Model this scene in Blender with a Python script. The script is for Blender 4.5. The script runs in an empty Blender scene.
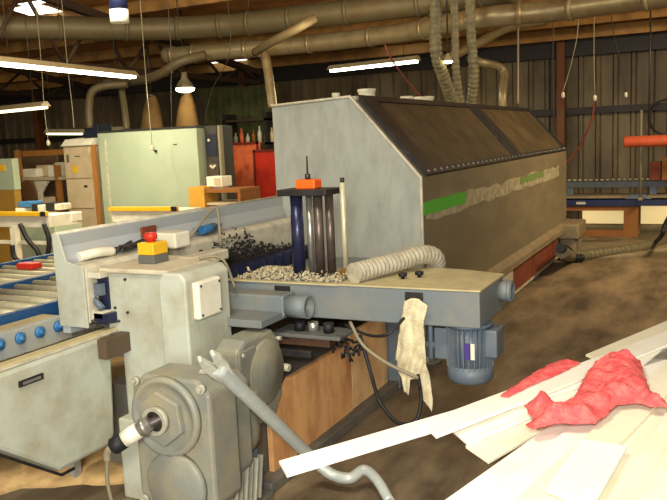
import bpy, bmesh, math, random
from mathutils import Vector, Matrix, noise
random.seed(7)
PI = math.pi
SC = bpy.context.scene
COL = SC.collection

# ---------------------------------------------------------------- camera
F = 778.0
YAW, PITCH, ROLL = [math.radians(a) for a in (26.33, 8.05, -2.5)]
H = 1.75
CAM = Vector((0, 0, H))
FWD = Vector((math.cos(PITCH)*math.cos(YAW), math.cos(PITCH)*math.sin(YAW), -math.sin(PITCH)))
R0 = Vector((math.sin(YAW), -math.cos(YAW), 0)); U0 = R0.cross(FWD)
RGT = R0*math.cos(ROLL) + U0*math.sin(ROLL)
UPV = -R0*math.sin(ROLL) + U0*math.cos(ROLL)

def at(px, py, ax, v):
    """the world point seen at a photo pixel on a world plane (used to measure the place)"""
    d = FWD*F + RGT*(px-333.5) - UPV*(py-250)
    i = 'xyz'.index(ax)
    return CAM + d*((v-CAM[i])/d[i])

cd = bpy.data.cameras.new('camera'); cam = bpy.data.objects.new('camera', cd); COL.objects.link(cam)
cam.matrix_world = Matrix(((RGT.x, UPV.x, -FWD.x, 0), (RGT.y, UPV.y, -FWD.y, 0), (RGT.z, UPV.z, -FWD.z, H), (0, 0, 0, 1)))
cd.sensor_width = 36; cd.lens = F/667*36; cd.clip_start = .05
SC.camera = cam

# ---------------------------------------------------------------- materials
def lin(c):
    return tuple(((x/255)/12.92 if x/255 <= .04045 else ((x/255+.055)/1.055)**2.4) for x in c)
MATS = {}
def mat(name, rgb, rough=.6, metal=0, dirt=None, amt=.35, scale=6, bump=0, bscale=60, emit=None, est=1, spec=.4, stretch=(1, 1, 1), alpha=None, lo=.42, hi=.68):
    if name in MATS: return MATS[name]
    m = bpy.data.materials.new(name); m.use_nodes = True
    n = m.node_tree.nodes; l = m.node_tree.links
    b = n['Principled BSDF']
    c = lin(rgb)+(1,)
    b.inputs['Base Color'].default_value = c
    b.inputs['Roughness'].default_value = rough; b.inputs['Metallic'].default_value = metal
    b.inputs['Specular IOR Level'].default_value = spec
    tc = n.new('ShaderNodeTexCoord'); mp = n.new('ShaderNodeMapping'); mp.inputs['Scale'].default_value = stretch
    geo = n.new('ShaderNodeNewGeometry')
    l.new(geo.outputs['Position'], mp.inputs['Vector'])
    if dirt:
        nz = n.new('ShaderNodeTexNoise'); nz.inputs['Scale'].default_value = scale; nz.inputs['Detail'].default_value = 8; nz.inputs['Roughness'].default_value = .65
        l.new(mp.outputs[0], nz.inputs['Vector'])
        rp = n.new('ShaderNodeMapRange'); rp.inputs[1].default_value = lo; rp.inputs[2].default_value = hi; rp.inputs[4].default_value = amt
        l.new(nz.outputs[0], rp.inputs[0])
        mx = n.new('ShaderNodeMix'); mx.data_type = 'RGBA'
        mx.inputs[6].default_value = c; mx.inputs[7].default_value = lin(dirt)+(1,)
        l.new(rp.outputs[0], mx.inputs[0]); l.new(mx.outputs[2], b.inputs['Base Color'])
    if bump:
        nb = n.new('ShaderNodeTexNoise'); nb.inputs['Scale'].default_value = bscale; nb.inputs['Detail'].default_value = 4
        l.new(mp.outputs[0], nb.inputs['Vector'])
        bp = n.new('ShaderNodeBump'); bp.inputs['Strength'].default_value = bump; bp.inputs['Distance'].default_value = .01
        l.new(nb.outputs[0], bp.inputs['Height']); l.new(bp.outputs[0], b.inputs['Normal'])
    if emit:
        b.inputs['Emission Color'].default_value = lin(emit)+(1,); b.inputs['Emission Strength'].default_value = est
    if alpha is not None: b.inputs['Alpha'].default_value = alpha
    MATS[name] = m; return m

M = dict(
 panel=mat('pale grey painted steel', (178, 182, 166), .5, 0, (140, 128, 92), .55, 5, .1, 40),
 panelblue=mat('pale blue grey painted steel', (160, 166, 170), .5, 0, (170, 168, 156), .6, 3, .05, 40),
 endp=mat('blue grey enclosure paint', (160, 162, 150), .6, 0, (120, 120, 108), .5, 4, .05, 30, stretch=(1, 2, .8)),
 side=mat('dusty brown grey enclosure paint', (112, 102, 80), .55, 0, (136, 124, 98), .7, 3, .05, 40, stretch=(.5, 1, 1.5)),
 sidelow=mat('dusty lower skirt', (120, 106, 80), .7, 0, (150, 134, 104), .7, 6, .1, 30),
 rim=mat('worn cream edge paint', (196, 190, 168), .5, 0, (120, 108, 84), .5, 12),
 black=mat('black paint', (26, 24, 26), .5, 0, (70, 64, 56), .4, 10),
 blackrub=mat('black rubber', (20, 20, 22), .6),
 glass=mat('dusty brown window', (70, 59, 40), .6, 0, (98, 84, 60), .8, 3, .02, 30, spec=.2),
 green=mat('lime green stripe', (70, 172, 42), .5, 0, (110, 160, 80), .5, 9),
 tape=mat('torn pale tape residue', (166, 158, 130), .7, 0, (112, 102, 82), .8, 14),
 brick=mat('red brown board', (122, 56, 32), .75, 0, (84, 40, 24), .6, 6),
 beam=mat('grey blue beam paint', (104, 112, 114), .5, 0, (132, 128, 112), .6, 4, .05, 40),
 beamtop=mat('dust covered beam top', (186, 172, 128), .8, 0, (150, 140, 108), .7, 6, .1, 50),
 gear=mat('grey cast gearbox paint', (124, 126, 116), .45, 0, (158, 146, 112), .6, 6, .15, 60),
 gearlt=mat('worn gearbox metal', (170, 168, 150), .4, .1, (128, 122, 104), .5, 12, .1, 60),
 motor=mat('blue grey motor paint', (84, 98, 112), .45, 0, (120, 118, 108), .5, 8, .1, 60),
 steel=mat('bright steel', (170, 168, 160), .35, .7, (110, 104, 92), .5, 14),
 crow=mat('pale worn blue steel', (182, 192, 188), .4, .2, (206, 204, 186), .7, 22, .15, 50),
 darksteel=mat('dark steel', (58, 54, 52), .4, .5, (90, 84, 74), .4, 12),
 bluedrum=mat('dark blue roller', (36, 40, 70), .3, .3, (60, 56, 62), .4, 12),
 browndrum=mat('brown grey roller', (80, 68, 62), .35, .4, (110, 98, 86), .5, 12),
 orange=mat('bright orange plastic', (238, 96, 24), .45),
 yellow=mat('yellow plastic', (226, 176, 30), .45, 0, (180, 140, 50), .4, 20),
 greybox=mat('dark grey plastic', (92, 92, 88), .5),
 redbtn=mat('red button', (200, 44, 28), .4),
 ply=mat('orange brown plywood', (216, 164, 108), .7, 0, (162, 106, 62), .8, 3.2, .1, 30, stretch=(2.2, 1, .8)),
 plylt=mat('light plywood', (222, 184, 132), .7, 0, (160, 110, 62), .6, 4, .1, 30),
 plinth=mat('grey plinth steel', (92, 90, 84), .6, 0, (120, 110, 90), .6, 8),
 white=mat('white primed board', (240, 238, 226), .45, 0, (226, 220, 198), .7, 3, 0, 1, stretch=(1, 1, 1), spec=.3),
 whiteyel=mat('cream primed board', (232, 228, 204), .5, 0, (212, 204, 166), .6, 3, spec=.3),
 pink=mat('coral pink cloth', (216, 80, 82), .9, 0, (234, 128, 118), .8, 24, .5, 120),
 rag=mat('cream stained cloth', (206, 196, 162), .9, 0, (160, 146, 108), .7, 14, .5, 90),
 hose=mat('grey flexible hose', (170, 162, 140), .6, 0, (116, 106, 86), .6, 20),
 ducthose=mat('dusty olive hose', (112, 104, 78), .6, .1, (62, 56, 42), .7, 14),
 duct=mat('galvanised duct', (140, 128, 100), .42, .45, (120, 98, 56), .8, 5, .1, 20),
 ductdull=mat('dull galvanised duct', (92, 84, 62), .55, .25, (88, 70, 40), .8, 5, .1, 20),
 bluerail=mat('deep blue rail paint', (28, 72, 118), .45, 0, (70, 92, 112), .4, 12),
 bluewheel=mat('bright blue plastic', (36, 96, 146), .4, 0, (90, 140, 170), .4, 20),
 roller=mat('pale steel roller', (196, 190, 160), .4, .3, (150, 138, 104), .5, 9),
 wheelbar=mat('grey wheel strip', (148, 152, 148), .5, 0, (176, 168, 140), .6, 8),
 shavings=mat('dark shavings', (42, 36, 34), .9),
 chips=mat('pale wood chips', (186, 174, 142), .9, 0, (150, 136, 108), .7, 30),
 cable=mat('black cable', (28, 26, 26), .5),
 cablelt=mat('grey cable', (128, 120, 96), .6),
 cablered=mat('red cable', (112, 44, 32), .6),
 ltgreen=mat('pale green cabinet paint', (162, 172, 148), .5, 0, (142, 152, 124), .5, 2),
 beige=mat('beige cabinet paint', (190, 170, 138), .6, 0, (160, 138, 104), .5, 4),
 whitepl=mat('white painted metal', (224, 220, 200), .5, 0, (190, 182, 156), .5, 6),
 woodpost=mat('amber timber', (150, 98, 40), .7, 0, (112, 68, 26), .6, 6, stretch=(4, 4, .6)),
 desk=mat('yellow desk laminate', (202, 150, 56), .55, 0, (170, 118, 44), .5, 5),
 redp=mat('deep red panel', (196, 44, 22), .6, 0, (136, 26, 14), .6, 4),
 redor=mat('rusty orange panel', (212, 104, 60), .7, 0, (150, 56, 30), .9, 5),
 bag=mat('tan filter bag', (134, 104, 62), .9, 0, (100, 74, 40), .6, 5, .3, 12),
 navy=mat('navy plastic', (18, 26, 44), .6),
 wallm=mat('stained metal cladding', (108, 96, 72), .6, .1, (62, 50, 34), .85, .9, .1, 10, stretch=(1, 1.6, .45), lo=.38, hi=.62),
 walldark=mat('dark girt steel', (30, 26, 26), .6),
 rustcol=mat('rust orange column paint', (96, 50, 20), .65, 0, (96, 60, 24), .7, 5),
 roof=mat('rusty roof sheet', (176, 122, 60), .8, 0, (86, 54, 28), .85, 1.1, .1, 8, stretch=(1.5, .5, 1)),
 purlin=mat('dark timber purlin', (150, 110, 58), .8, 0, (74, 52, 26), .7, 2.5),
 truss=mat('dark brown truss steel', (60, 42, 28), .7, 0, (38, 28, 20), .7, 3),
 floor=mat('stained concrete', (142, 124, 96), .6, 0, (74, 62, 48), .95, 1.5, .15, 18, stretch=(.7, 1.8, 1), lo=.36, hi=.66),
 tube=mat('lit fluorescent tube', (255, 250, 230), .5, emit=(255, 244, 214), est=9),
 tubedim=mat('lit far fluorescent tube', (255, 250, 210), .5, emit=(255, 244, 190), est=1.6),
 bulb=mat('lit bay lamp lens', (255, 250, 230), .5, emit=(255, 240, 190), est=14),
 sky=mat('lit skylight sheet', (255, 255, 245), .5, emit=(250, 250, 235), est=2.2),
 reflector=mat('lamp reflector', (150, 138, 110), .5, .2, (110, 96, 70), .4, 10),
 conduit=mat('orange pipe paint', (190, 86, 50), .5, 0, (170, 60, 28), .5, 12),
 timber=mat('orange support timber', (138, 88, 36), .7, 0, (118, 68, 26), .6, 4),
 ceram=mat('pale floor sheet', (196, 184, 150), .8, 0, (150, 132, 94), .5, 3),
)

# ---------------------------------------------------------------- mesh helpers
def NB(): return bmesh.new()
def box(bm, x0, x1, y0, y1, z0, z1):
    x0, x1 = sorted((x0, x1)); y0, y1 = sorted((y0, y1)); z0, z1 = sorted((z0, z1))
    v = [bm.verts.new(p) for p in ((x0,y0,z0),(x1,y0,z0),(x1,y1,z0),(x0,y1,z0),(x0,y0,z1),(x1,y0,z1),(x1,y1,z1),(x0,y1,z1))]
    for f in ((3,2,1,0),(4,5,6,7),(0,1,5,4),(1,2,6,5),(2,3,7,6),(3,0,4,7)): bm.faces.new([v[i] for i in f])
    return bm
def obox(bm, c, ex, ey, ez):
    """box from centre and three half-axis vectors"""
    c = Vector(c); v = []
    for s in ((-1,-1,-1),(1,-1,-1),(1,1,-1),(-1,1,-1),(-1,-1,1),(1,-1,1),(1,1,1),(-1,1,1)):
        v.append(bm.verts.new(c+Vector(ex)*s[0]+Vector(ey)*s[1]+Vector(ez)*s[2]))
    for f in ((3,2,1,0),(4,5,6,7),(0,1,5,4),(1,2,6,5),(2,3,7,6),(3,0,4,7)): bm.faces.new([v[i] for i in f])
    return bm
def prism(bm, pts, ext):
    """polygon of 3D points extruded by a vector"""
    ext = Vector(ext); a = [bm.verts.new(Vector(p)) for p in pts]; b = [bm.verts.new(Vector(p)+ext) for p in pts]
    bm.faces.new(a[::-1]); bm.faces.new(b)
    n = len(a)
    for i in range(n): bm.faces.new((a[i], a[(i+1) % n], b[(i+1) % n], b[i]))
    bmesh.ops.recalc_face_normals(bm, faces=bm.faces[:])
    return bm
def frame_for(d):
    d = d.normalized(); a = Vector((0,0,1)) if abs(d.z) < .9 else Vector((1,0,0))
    u = d.cross(a).normalized(); return u, d.cross(u).normalized()
def revolve(bm, p0, axis, prof, seg=24):
    """rings at (distance along axis, radius) from p0"""
    p0 = Vector(p0); axis = Vector(axis).normalized(); u, w = frame_for(axis); rings = []
    for s, r in prof:
        rings.append([bm.verts.new(p0+axis*s+(u*math.cos(2*PI*k/seg)+w*math.sin(2*PI*k/seg))*max(r, 1e-4)) for k in range(seg)])
    for a, b in zip(rings, rings[1:]):
        for k in range(seg):
            f = bm.faces.new((a[k], a[(k+1) % seg], b[(k+1) % seg], b[k])); f.smooth = True
    bm.faces.new(rings[0][::-1]); bm.faces.new(rings[-1])
    bmesh.ops.recalc_face_normals(bm, faces=bm.faces[:])
    return bm
def cyl(bm, p0, p1, r, seg=20, r1=None):
    p0 = Vector(p0); p1 = Vector(p1)
    return revolve(bm, p0, p1-p0, [(0, r), ((p1-p0).length, r if r1 is None else r1)], seg)
def ring(bm, p0, p1, r, ri, seg=28):
    """open pipe with wall thickness"""
    p0 = Vector(p0); p1 = Vector(p1); ax = (p1-p0).normalized(); L = (p1-p0).length; u, w = frame_for(ax); rr = []
    for s, q in ((0, ri), (0, r), (L, r), (L, ri)):
        rr.append([bm.verts.new(p0+ax*s+(u*math.cos(2*PI*k/seg)+w*math.sin(2*PI*k/seg))*q) for k in range(seg)])
    for i in range(4):
        a, b = rr[i], rr[(i+1) % 4]
        for k in range(seg):
            f = bm.faces.new((a[k], a[(k+1) % seg], b[(k+1) % seg], b[k])); f.smooth = i in (1, 3)
    bmesh.ops.recalc_face_normals(bm, faces=bm.faces[:])
    return bm
def smooth_path(pts, n=8):
    pts = [Vector(p) for p in pts]
    if len(pts) < 3: return pts
    P = [pts[0]*2-pts[1]]+pts+[pts[-1]*2-pts[-2]]; out = []
    for i in range(1, len(P)-2):
        for k in range(n):
            t = k/n; a, b, c, d = P[i-1:i+3]
            out.append(.5*((2*b)+(c-a)*t+(2*a-5*b+4*c-d)*t*t+(3*b-a-3*c+d)*t**3))
    out.append(pts[-1]); return out
def tube(bm, pts, r, seg=10, sm=True, n=8, rib=0, pitch=.03, radii=None):
    P = smooth_path(pts, n) if sm else [Vector(p) for p in pts]
    if rib:                      # resample for a ribbed hose
        Q = [P[0]]; acc = 0; step = pitch/4
        for a, b in zip(P, P[1:]):
            L = (b-a).length; t = step-acc
            while t <= L: Q.append(a.lerp(b, t/L)); t += step
            acc = (acc+L) % step
        P = Q
    u = None; rings = []
    for i, p in enumerate(P):
        d = (P[min(i+1, len(P)-1)]-P[max(i-1, 0)]).normalized()
        if u is None: u, _ = frame_for(d)
        u = (u-d*u.dot(d)).normalized(); w = d.cross(u)
        q = r if radii is None else radii[0]+(radii[1]-radii[0])*i/(len(P)-1)
        q += rib*(1 if i % 4 < 2 else -1) if rib else 0
        rings.append([bm.verts.new(p+(u*math.cos(2*PI*k/seg)+w*math.sin(2*PI*k/seg))*q) for k in range(seg)])
    for a, b in zip(rings, rings[1:]):
        for k in range(seg):
            f = bm.faces.new((a[k], a[(k+1) % seg], b[(k+1) % seg], b[k])); f.smooth = True
    bm.faces.new(rings[0][::-1]); bm.faces.new(rings[-1])
    bmesh.ops.recalc_face_normals(bm, faces=bm.faces[:])
    return bm

def wloc(o):
    v = Vector(o.location); p = o.parent
    while p: v += Vector(p.location); p = p.parent
    return v
def obj(name, bm, m, parent=None, bev=0, label=None, kind=None):
    if parent is None:
        xs = [v.co for v in bm.verts]
        loc = Vector(((min(v.x for v in xs)+max(v.x for v in xs))/2, (min(v.y for v in xs)+max(v.y for v in xs))/2, min(v.z for v in xs)))
    else: loc = wloc(parent)
    for v in bm.verts: v.co -= loc
    me = bpy.data.meshes.new(name); bm.to_mesh(me); bm.free()
    o = bpy.data.objects.new(name, me); COL.objects.link(o)
    me.materials.append(M[m] if isinstance(m, str) else m)
    if parent is None: o.location = loc
    else: o.parent = parent
    if bev:
        b = o.modifiers.new('bevel', 'BEVEL'); b.width = bev; b.segments = 2; b.limit_method = 'ANGLE'; b.angle_limit = math.radians(40)
    if label: o['label'] = label
    if kind: o['kind'] = kind
    return o
def thing(name, label, cat, loc=(0, 0, 0), group=None):
    o = bpy.data.objects.new(name, None); COL.objects.link(o); o.empty_display_size = .1
    o.location = loc; o['label'] = label; o['category'] = cat
    if group: o['group'] = group
    return o
def tag(o, label, cat, group=None, kind=None):
    o['label'] = label; o['category'] = cat
    if group: o['group'] = group
    if kind: o['kind'] = kind
    return o
def struct(name, bm, m, bev=0): return obj(name, bm, m, None, bev, kind='structure')
def copy_tree(o, parent=None):
    c = o.copy(); COL.objects.link(c)
    if parent: c.parent = parent
    for ch in [k for k in bpy.data.objects if k.parent == o]: copy_tree(ch, c)
    return c
def bx(a, b, x, d):
    """extent of a box with its near face on the plane x, from two photo corners"""
    p = at(a[0], a[1], 'x', x); q = at(b[0], b[1], 'x', x)
    return (x, x+d, min(p.y, q.y), max(p.y, q.y), min(p.z, q.z), max(p.z, q.z))

# ================================================================ SETTING
WX = 15.0
def roofz(x): return 3.45+(WX-x)*.13
f = NB(); box(f, -6, 17, -7, 20, -.1, 0); struct('floor', f, 'floor')
# corrugated back wall
def corrugated(y0, y1, x, z0, z1, pitch=.30, dep=.05):
    bm = NB(); prof = []; y = y0
    while y < y1:
        prof += [(y, 0), (y+pitch*.62, 0), (y+pitch*.72, -dep), (y+pitch*.9, -dep)]; y += pitch
    prof.append((y, 0))
    lo = [bm.verts.new((x+q, p, z0)) for p, q in prof]; hi = [bm.verts.new((x+q, p, z1)) for p, q in prof]
    for i in range(len(prof)-1): bm.faces.new((lo[i], lo[i+1], hi[i+1], hi[i]))
    bb = box(bm, x+.02, x+.12, y0, y, z0, z1)
    bmesh.ops.recalc_face_normals(bm, faces=bm.faces[:])
    return bm
struct('wall_back', corrugated(-7, 20, WX, 0, 3.6), 'wallm')
w = NB(); box(w, -6, WX, 20, 20.1, 0, 6); struct('wall_left', w, 'walldark')
w = NB(); box(w, -6, WX, -7.1, -7, 0, 6); struct('wall_right', w, 'wallm')
r = NB(); prism(r, [(-6, -7, roofz(-6)), (WX+.3, -7, roofz(WX+.3)), (WX+.3, -7, roofz(WX+.3)+.08), (-6, -7, roofz(-6)+.08)], (0, 27, 0)); struct('ceiling', r, 'roof')
g = NB(); box(g, WX-.16, WX-.06, -6.9, 19.9, 2.02, 2.14); struct('trim_1', g, 'walldark')
g = NB(); box(g, WX-.2, WX-.06, -6.9, 19.9, 3.05, 3.32); struct('trim_2', g, 'walldark')
k = 3
for y in (2.55, 9.3, 15.5, -3.6):
    g = NB(); box(g, WX-.36, WX-.17, y-.07, y+.07, 0, 3.3); struct('trim_%d' % k, g, 'rustcol', .01); k += 1
for x in (-1.5, .5, 2.5, 4.2, 5.4, 6.6, 7.8, 9.0, 10.2, 11.4, 12.6, 13.6, 14.5):       # purlins
    g = NB(); z = roofz(x); box(g, x-.05, x+.05, -6.9, 19.9, z-.2, z-.005); struct('trim_%d' % k, g, 'purlin'); k += 1
for y in (-3.6, 8.8, 13.5):                                    # trusses with webs
    g = NB(); a, b = 2, WX-.4
    prism(g, [(a, y-.06, roofz(a)-.22), (b, y-.06, roofz(b)-.22), (b, y-.06, roofz(b)-.34), (a, y-.06, roofz(a)-.34)], (0, .12, 0))
    box(g, a, b, y-.05, y+.05, 2.98, 3.08)
    n = 9
    for i in range(n):
        x0 = a+(b-a)*i/n; x1 = a+(b-a)*(i+.5)/n; x2 = a+(b-a)*(i+1)/n
        cyl(g, (x0, y, 3.03), (x1, y, roofz(x1)-.28), .03, 8); cyl(g, (x1, y, roofz(x1)-.28), (x2, y, 3.03), .03, 8)
    struct('trim_%d' % k, g, 'truss'); k += 1
# skylights
wn = 1
def skylight(px, py, sy, sx=.5):
    global wn
    # intersect the pixel ray with the roof
    d = FWD*F + RGT*(px-333.5) - UPV*(py-250)
    t = (3.45+WX*.13-H-.02)/(d.z+.13*d.x); p = CAM+d*t
    g = NB(); n = max(2, int(sy/.16))
    for i in range(n):
        y = p.y-sy/2+sy*i/n
        prism(g, [(p.x-sx/2, y, roofz(p.x-sx/2)-.012), (p.x+sx/2, y, roofz(p.x+sx/2)-.012), (p.x+sx/2, y, roofz(p.x+sx/2)-.004), (p.x-sx/2, y, roofz(p.x-sx/2)-.004)], (0, sy/n*.8, 0))
    struct('window_%d' % wn, g, 'sky'); wn += 1
for a in ((34, 11, .7, .45), (28, 1, .7, .4), (226, 61, .9, .3), (400, 41, .9, .3), (627, 15, .75, .25), (53, 12, .25, .5)): skylight(*a)

# ================================================================ EDGE MACHINE ENCLOSURE
X0, X1 = 5.21, 11.15; YR, YL, YP = 1.87, 3.05, 2.39; ZC, ZP = 1.46, 2.05
enc = thing('machine_enclosure', 'long grey machine enclosure with slanted dark windows and a torn green stripe', 'machine', (8.2, 2.4, 0))
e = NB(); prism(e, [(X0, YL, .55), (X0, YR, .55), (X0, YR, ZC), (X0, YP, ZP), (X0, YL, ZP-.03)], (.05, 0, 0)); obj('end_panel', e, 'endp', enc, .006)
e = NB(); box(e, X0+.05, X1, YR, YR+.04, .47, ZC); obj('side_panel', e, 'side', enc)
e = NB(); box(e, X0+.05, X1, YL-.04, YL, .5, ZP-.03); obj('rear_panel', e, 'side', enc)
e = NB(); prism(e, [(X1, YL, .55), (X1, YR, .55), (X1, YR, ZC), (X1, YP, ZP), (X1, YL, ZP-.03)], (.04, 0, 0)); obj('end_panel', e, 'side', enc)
e = NB(); prism(e, [(X0+.05, YP-.02, ZP-.02), (X0+.05, YL-.04, ZP-.05), (X0+.05, YL-.04, ZP-.02), (X0+.05, YP-.02, ZP+.01)], (X1-X0-.05, 0, 0)); obj('roof_panel', e, 'rim', enc)
# white rim along the front edge
e = NB(); tube(e, [(X0-.005, YR-.004, .6), (X0-.005, YR-.004, ZC), (X0-.005, YP, ZP+.004), (X0-.005, YL, ZP-.026)], .012, 8, sm=False); obj('edge_rim', e, 'rim', enc)
# slanted window wall
sl = Vector((0, YP-YR, ZP-ZC)); nrm = Vector((0, -(ZP-ZC), YP-YR)).normalized()
def slab(x0, x1, a, b, off, th):
    p = Vector((0, YR, ZC)); A = p+sl*a+nrm*off; B = p+sl*b+nrm*off; e = NB()
    prism(e, [(x0, A.y, A.z), (x0, B.y, B.z), (x0, (B-nrm*th).y, (B-nrm*th).z), (x0, (A-nrm*th).y, (A-nrm*th).z)], (x1-x0, 0, 0)); return e
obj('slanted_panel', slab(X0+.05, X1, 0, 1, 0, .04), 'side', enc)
xm = 8.2
for (a, b) in ((X0+.1, xm-.02), (xm+.02, X1-.05)):
    fr = NB()
    t = .13 if a < 6 else .12
    for (p, q, c, d) in ((a, b, .0, .07), (a, b, .93, 1.0), (a, a+.26, .07, .93), (b-.1, b, .07, .93)):
        s = slab(p, q, c, d, .03, .03); me = bpy.data.meshes.new('t'); s.to_mesh(me); fr.from_mesh(me); bpy.data.meshes.remove(me); s.free()
    fo = obj('window_frame', fr, 'black', enc)
    obj('window_pane', slab(a+.26, b-.1, .07, .93, .015, .012), 'glass', fo)
e = NB()
for i in range(40):
    x = X0+.15+i*(X1-X0-.3)/39; p = Vector((x, YR, ZC))+sl*.03+nrm*.03; cyl(e, p, p+nrm*.01, .012, 6)
obj('frame_bolts', e, 'steel', enc)
# stripe: green front piece, pale torn residue, faded green far piece
def strip(x0, x1, z0, z1, name, m, th=.003, jag=0, zs=None):
    e = NB(); n = 24; top = []; bot = []
    for i in range(n+1):
        x = x0+(x1-x0)*i/n
        j = (noise.noise(Vector((x*9, 3.1, 0)))*jag) if jag else 0
        j2 = (noise.noise(Vector((x*11, 7.1, 0)))*jag) if jag else 0
        top.append((x, YR-th, z1+j)); bot.append((x, YR-th, z0+j2))
    prism(e, top+bot[::-1], (0, th, 0)); return obj(name, e, m, enc)
sg = strip(X0+.05, 6.3, 1.185, 1.28, 'stripe', 'green', .004, .01); sg['label'] = 'bright green stripe piece'
st = strip(X0+.1, 10.6, 1.14, 1.27, 'stripe', 'tape', .002, .05); st['label'] = 'pale torn stripe residue'
sf = strip(8.3, 9.6, 1.2, 1.27, 'stripe', mat('faded green stripe', (104, 136, 64), .6, 0, (118, 112, 84), .9, 7), .004, .02)
sf['label'] = 'faded green stripe piece'
# base
e = NB(); prism(e, [(X0+.1, YR-.06, .44), (X0+.1, YR, .5), (X0+.1, YR+.1, .5), (X0+.1, YR+.1, .38), (X0+.1, YR-.06, .38)], (X1-X0+.1, 0, 0)); obj('lower_ledge', e, 'sidelow', enc)
e = NB(); box(e, 6.0, 10.9, YR+.02, YR+.1, .04, .1); obj('base_rail', e, 'rim', enc)
for a, b in ((7.85, 8.9), (8.93, 10.1), (10.14, 10.5)):
    e = NB(); box(e, a, b, YR-.005, YR+.02, .1, .38); obj('base_panel', e, 'brick', enc)
e = NB(); box(e, 7.5, 7.84, YR-.03, YR+.1, .1, .42); obj('base_post', e, 'rim', enc, .008)
for x in (5.6, 7.6, 9.3, 10.9):
    for y in (YR+.06, YL-.2):
        e = NB(); box(e, x-.08, x+.08, y-.02, y+.12, 0, .42); cyl(e, (x, y+.05, 0), (x, y+.05, .03), .1, 12); obj('leg', e, 'plinth', enc)
e = NB(); box(e, X0+.1, X1, YR+.1, YL-.02, .38, .5); obj('base_floor', e, 'plinth', enc)
e = NB(); box(e, 10.6, 11.3, YR-.25, YR+.05, .3, .5); box(e, 10.65, 10.8, YR-.2, YR, 0, .3); box(e, 11.1, 11.25, YR-.2, YR, 0, .3); obj('end_bracket', e, 'sidelow', enc, .02)
for px, py, rr, hh in ((367, 98, .075, .09), (407, 101, .06, .06), (424, 103, .1, .07), (336, 97, .03, .04)):
    p = at(px, py, 'y', YP+.13); 
    e = NB(); revolve(e, (p.x, YP+.13, ZP-.03), (0, 0, 1), [(0, rr*1.1), (.02, rr*1.1), (.02, rr*.9), (hh, rr*.9), (hh+.01, rr), (hh+.03, rr*.98)], 20); obj('roof_vent', e, 'rim', enc)

# ================================================================ INFEED MACHINE
# guide fence with flared upright panel
FY = 2.965
fe = thing('guide_fence', 'long pale blue-grey upright fence panel running into the enclosure', 'machine guard', (4.05, FY, .8))
e = NB(); prism(e, [(2.9, FY+.05, .82), (2.9, FY, .82), (2.9, FY, 1.2), (2.9, FY+.03, 1.27), (2.9, FY+.02, 1.335), (2.9, FY+.05, 1.335), (2.9, FY+.06, 1.27)], (2.29, 0, 0)); obj('fence_panel', e, 'panelblue', fe, .004)
e = NB(); tube(e, [(2.89, FY+.035, 1.335), (4, FY+.035, 1.337), (5.18, FY+.035, 1.335)], .013, 8, sm=False); obj('top_rim', e, 'rim', fe)
e = NB(); prism(e, [(2.892, FY+.06, .86), (2.892, FY-.13, .86), (2.892, FY-.13, 1.17), (2.892, FY-.02, 1.2), (2.892, FY+.02, 1.34), (2.892, FY+.06, 1.34)], (.012, 0, 0)); obj('end_plate', e, 'panel', fe, .003)
e = NB(); box(e, 4.0, 4.28, FY-.03, FY, 1.215, 1.235); cyl(e, (4.02, FY-.05, 1.22), (4.16, FY-.05, 1.225), .028, 12); obj('clamp', e, 'bluewheel', fe)
e = NB(); box(e, 3.5, 3.62, FY-.02, FY, 1.24, 1.3); obj('fence_block', e, 'brick', fe)

pb = thing('pressure_beam', 'cream dusty pressure beam in front of the fence, caked with dark shavings', 'machine beam', (4.05, 2.85, .86))
e = NB(); prism(e, [(2.91, FY-.01, .88), (2.91, FY-.13, .88), (2.91, FY-.13, 1.16), (2.91, FY-.11, 1.18), (2.91, FY-.01, 1.18)], (2.28, 0, 0)); obj('beam_body', e, 'rim', pb, .006)
e = NB(); box(e, 2.93, 5.19, FY-.23, FY-.14, .88, .93); obj('chain_guide', e, 'bluedrum', pb)
for i in range(14):
    e = NB(); x = 3.6+i*.11; prism(e, [(x, FY-.26, .9), (x+.03, FY-.26, .98), (x+.075, FY-.26, .98), (x+.05, FY-.26, .9)], (0, .11, 0)); obj('chain_tooth', e, 'bluedrum', pb)
# shavings stuck on the beam face and lying on the bed
def scatter(name, m, n, fn, size, parent=None):
    bm = NB()
    for i in range(n):
        c, s = fn(), size*random.uniform(.5, 1.5)
        a = Vector((random.uniform(-1, 1), random.uniform(-1, 1), random.uniform(-1, 1))).normalized(); u, v = frame_for(a)
        obox(bm, c, a*s, u*s*.45, v*s*.25)
    return obj(name, bm, m, parent)
def shav():
    t = random.random(); x = 3.5+t*1.55; hh = .05+.13*math.exp(-((t-.45)/.3)**2)
    return Vector((x, FY-.135-random.random()*.035, .93+abs(random.gauss(0, .5))*hh*.95))
tag(scatter('wood_shavings', 'shavings', 3400, shav, .0095), 'dark clumped shavings stuck to the cream pressure beam', 'shavings', kind='stuff')

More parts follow.
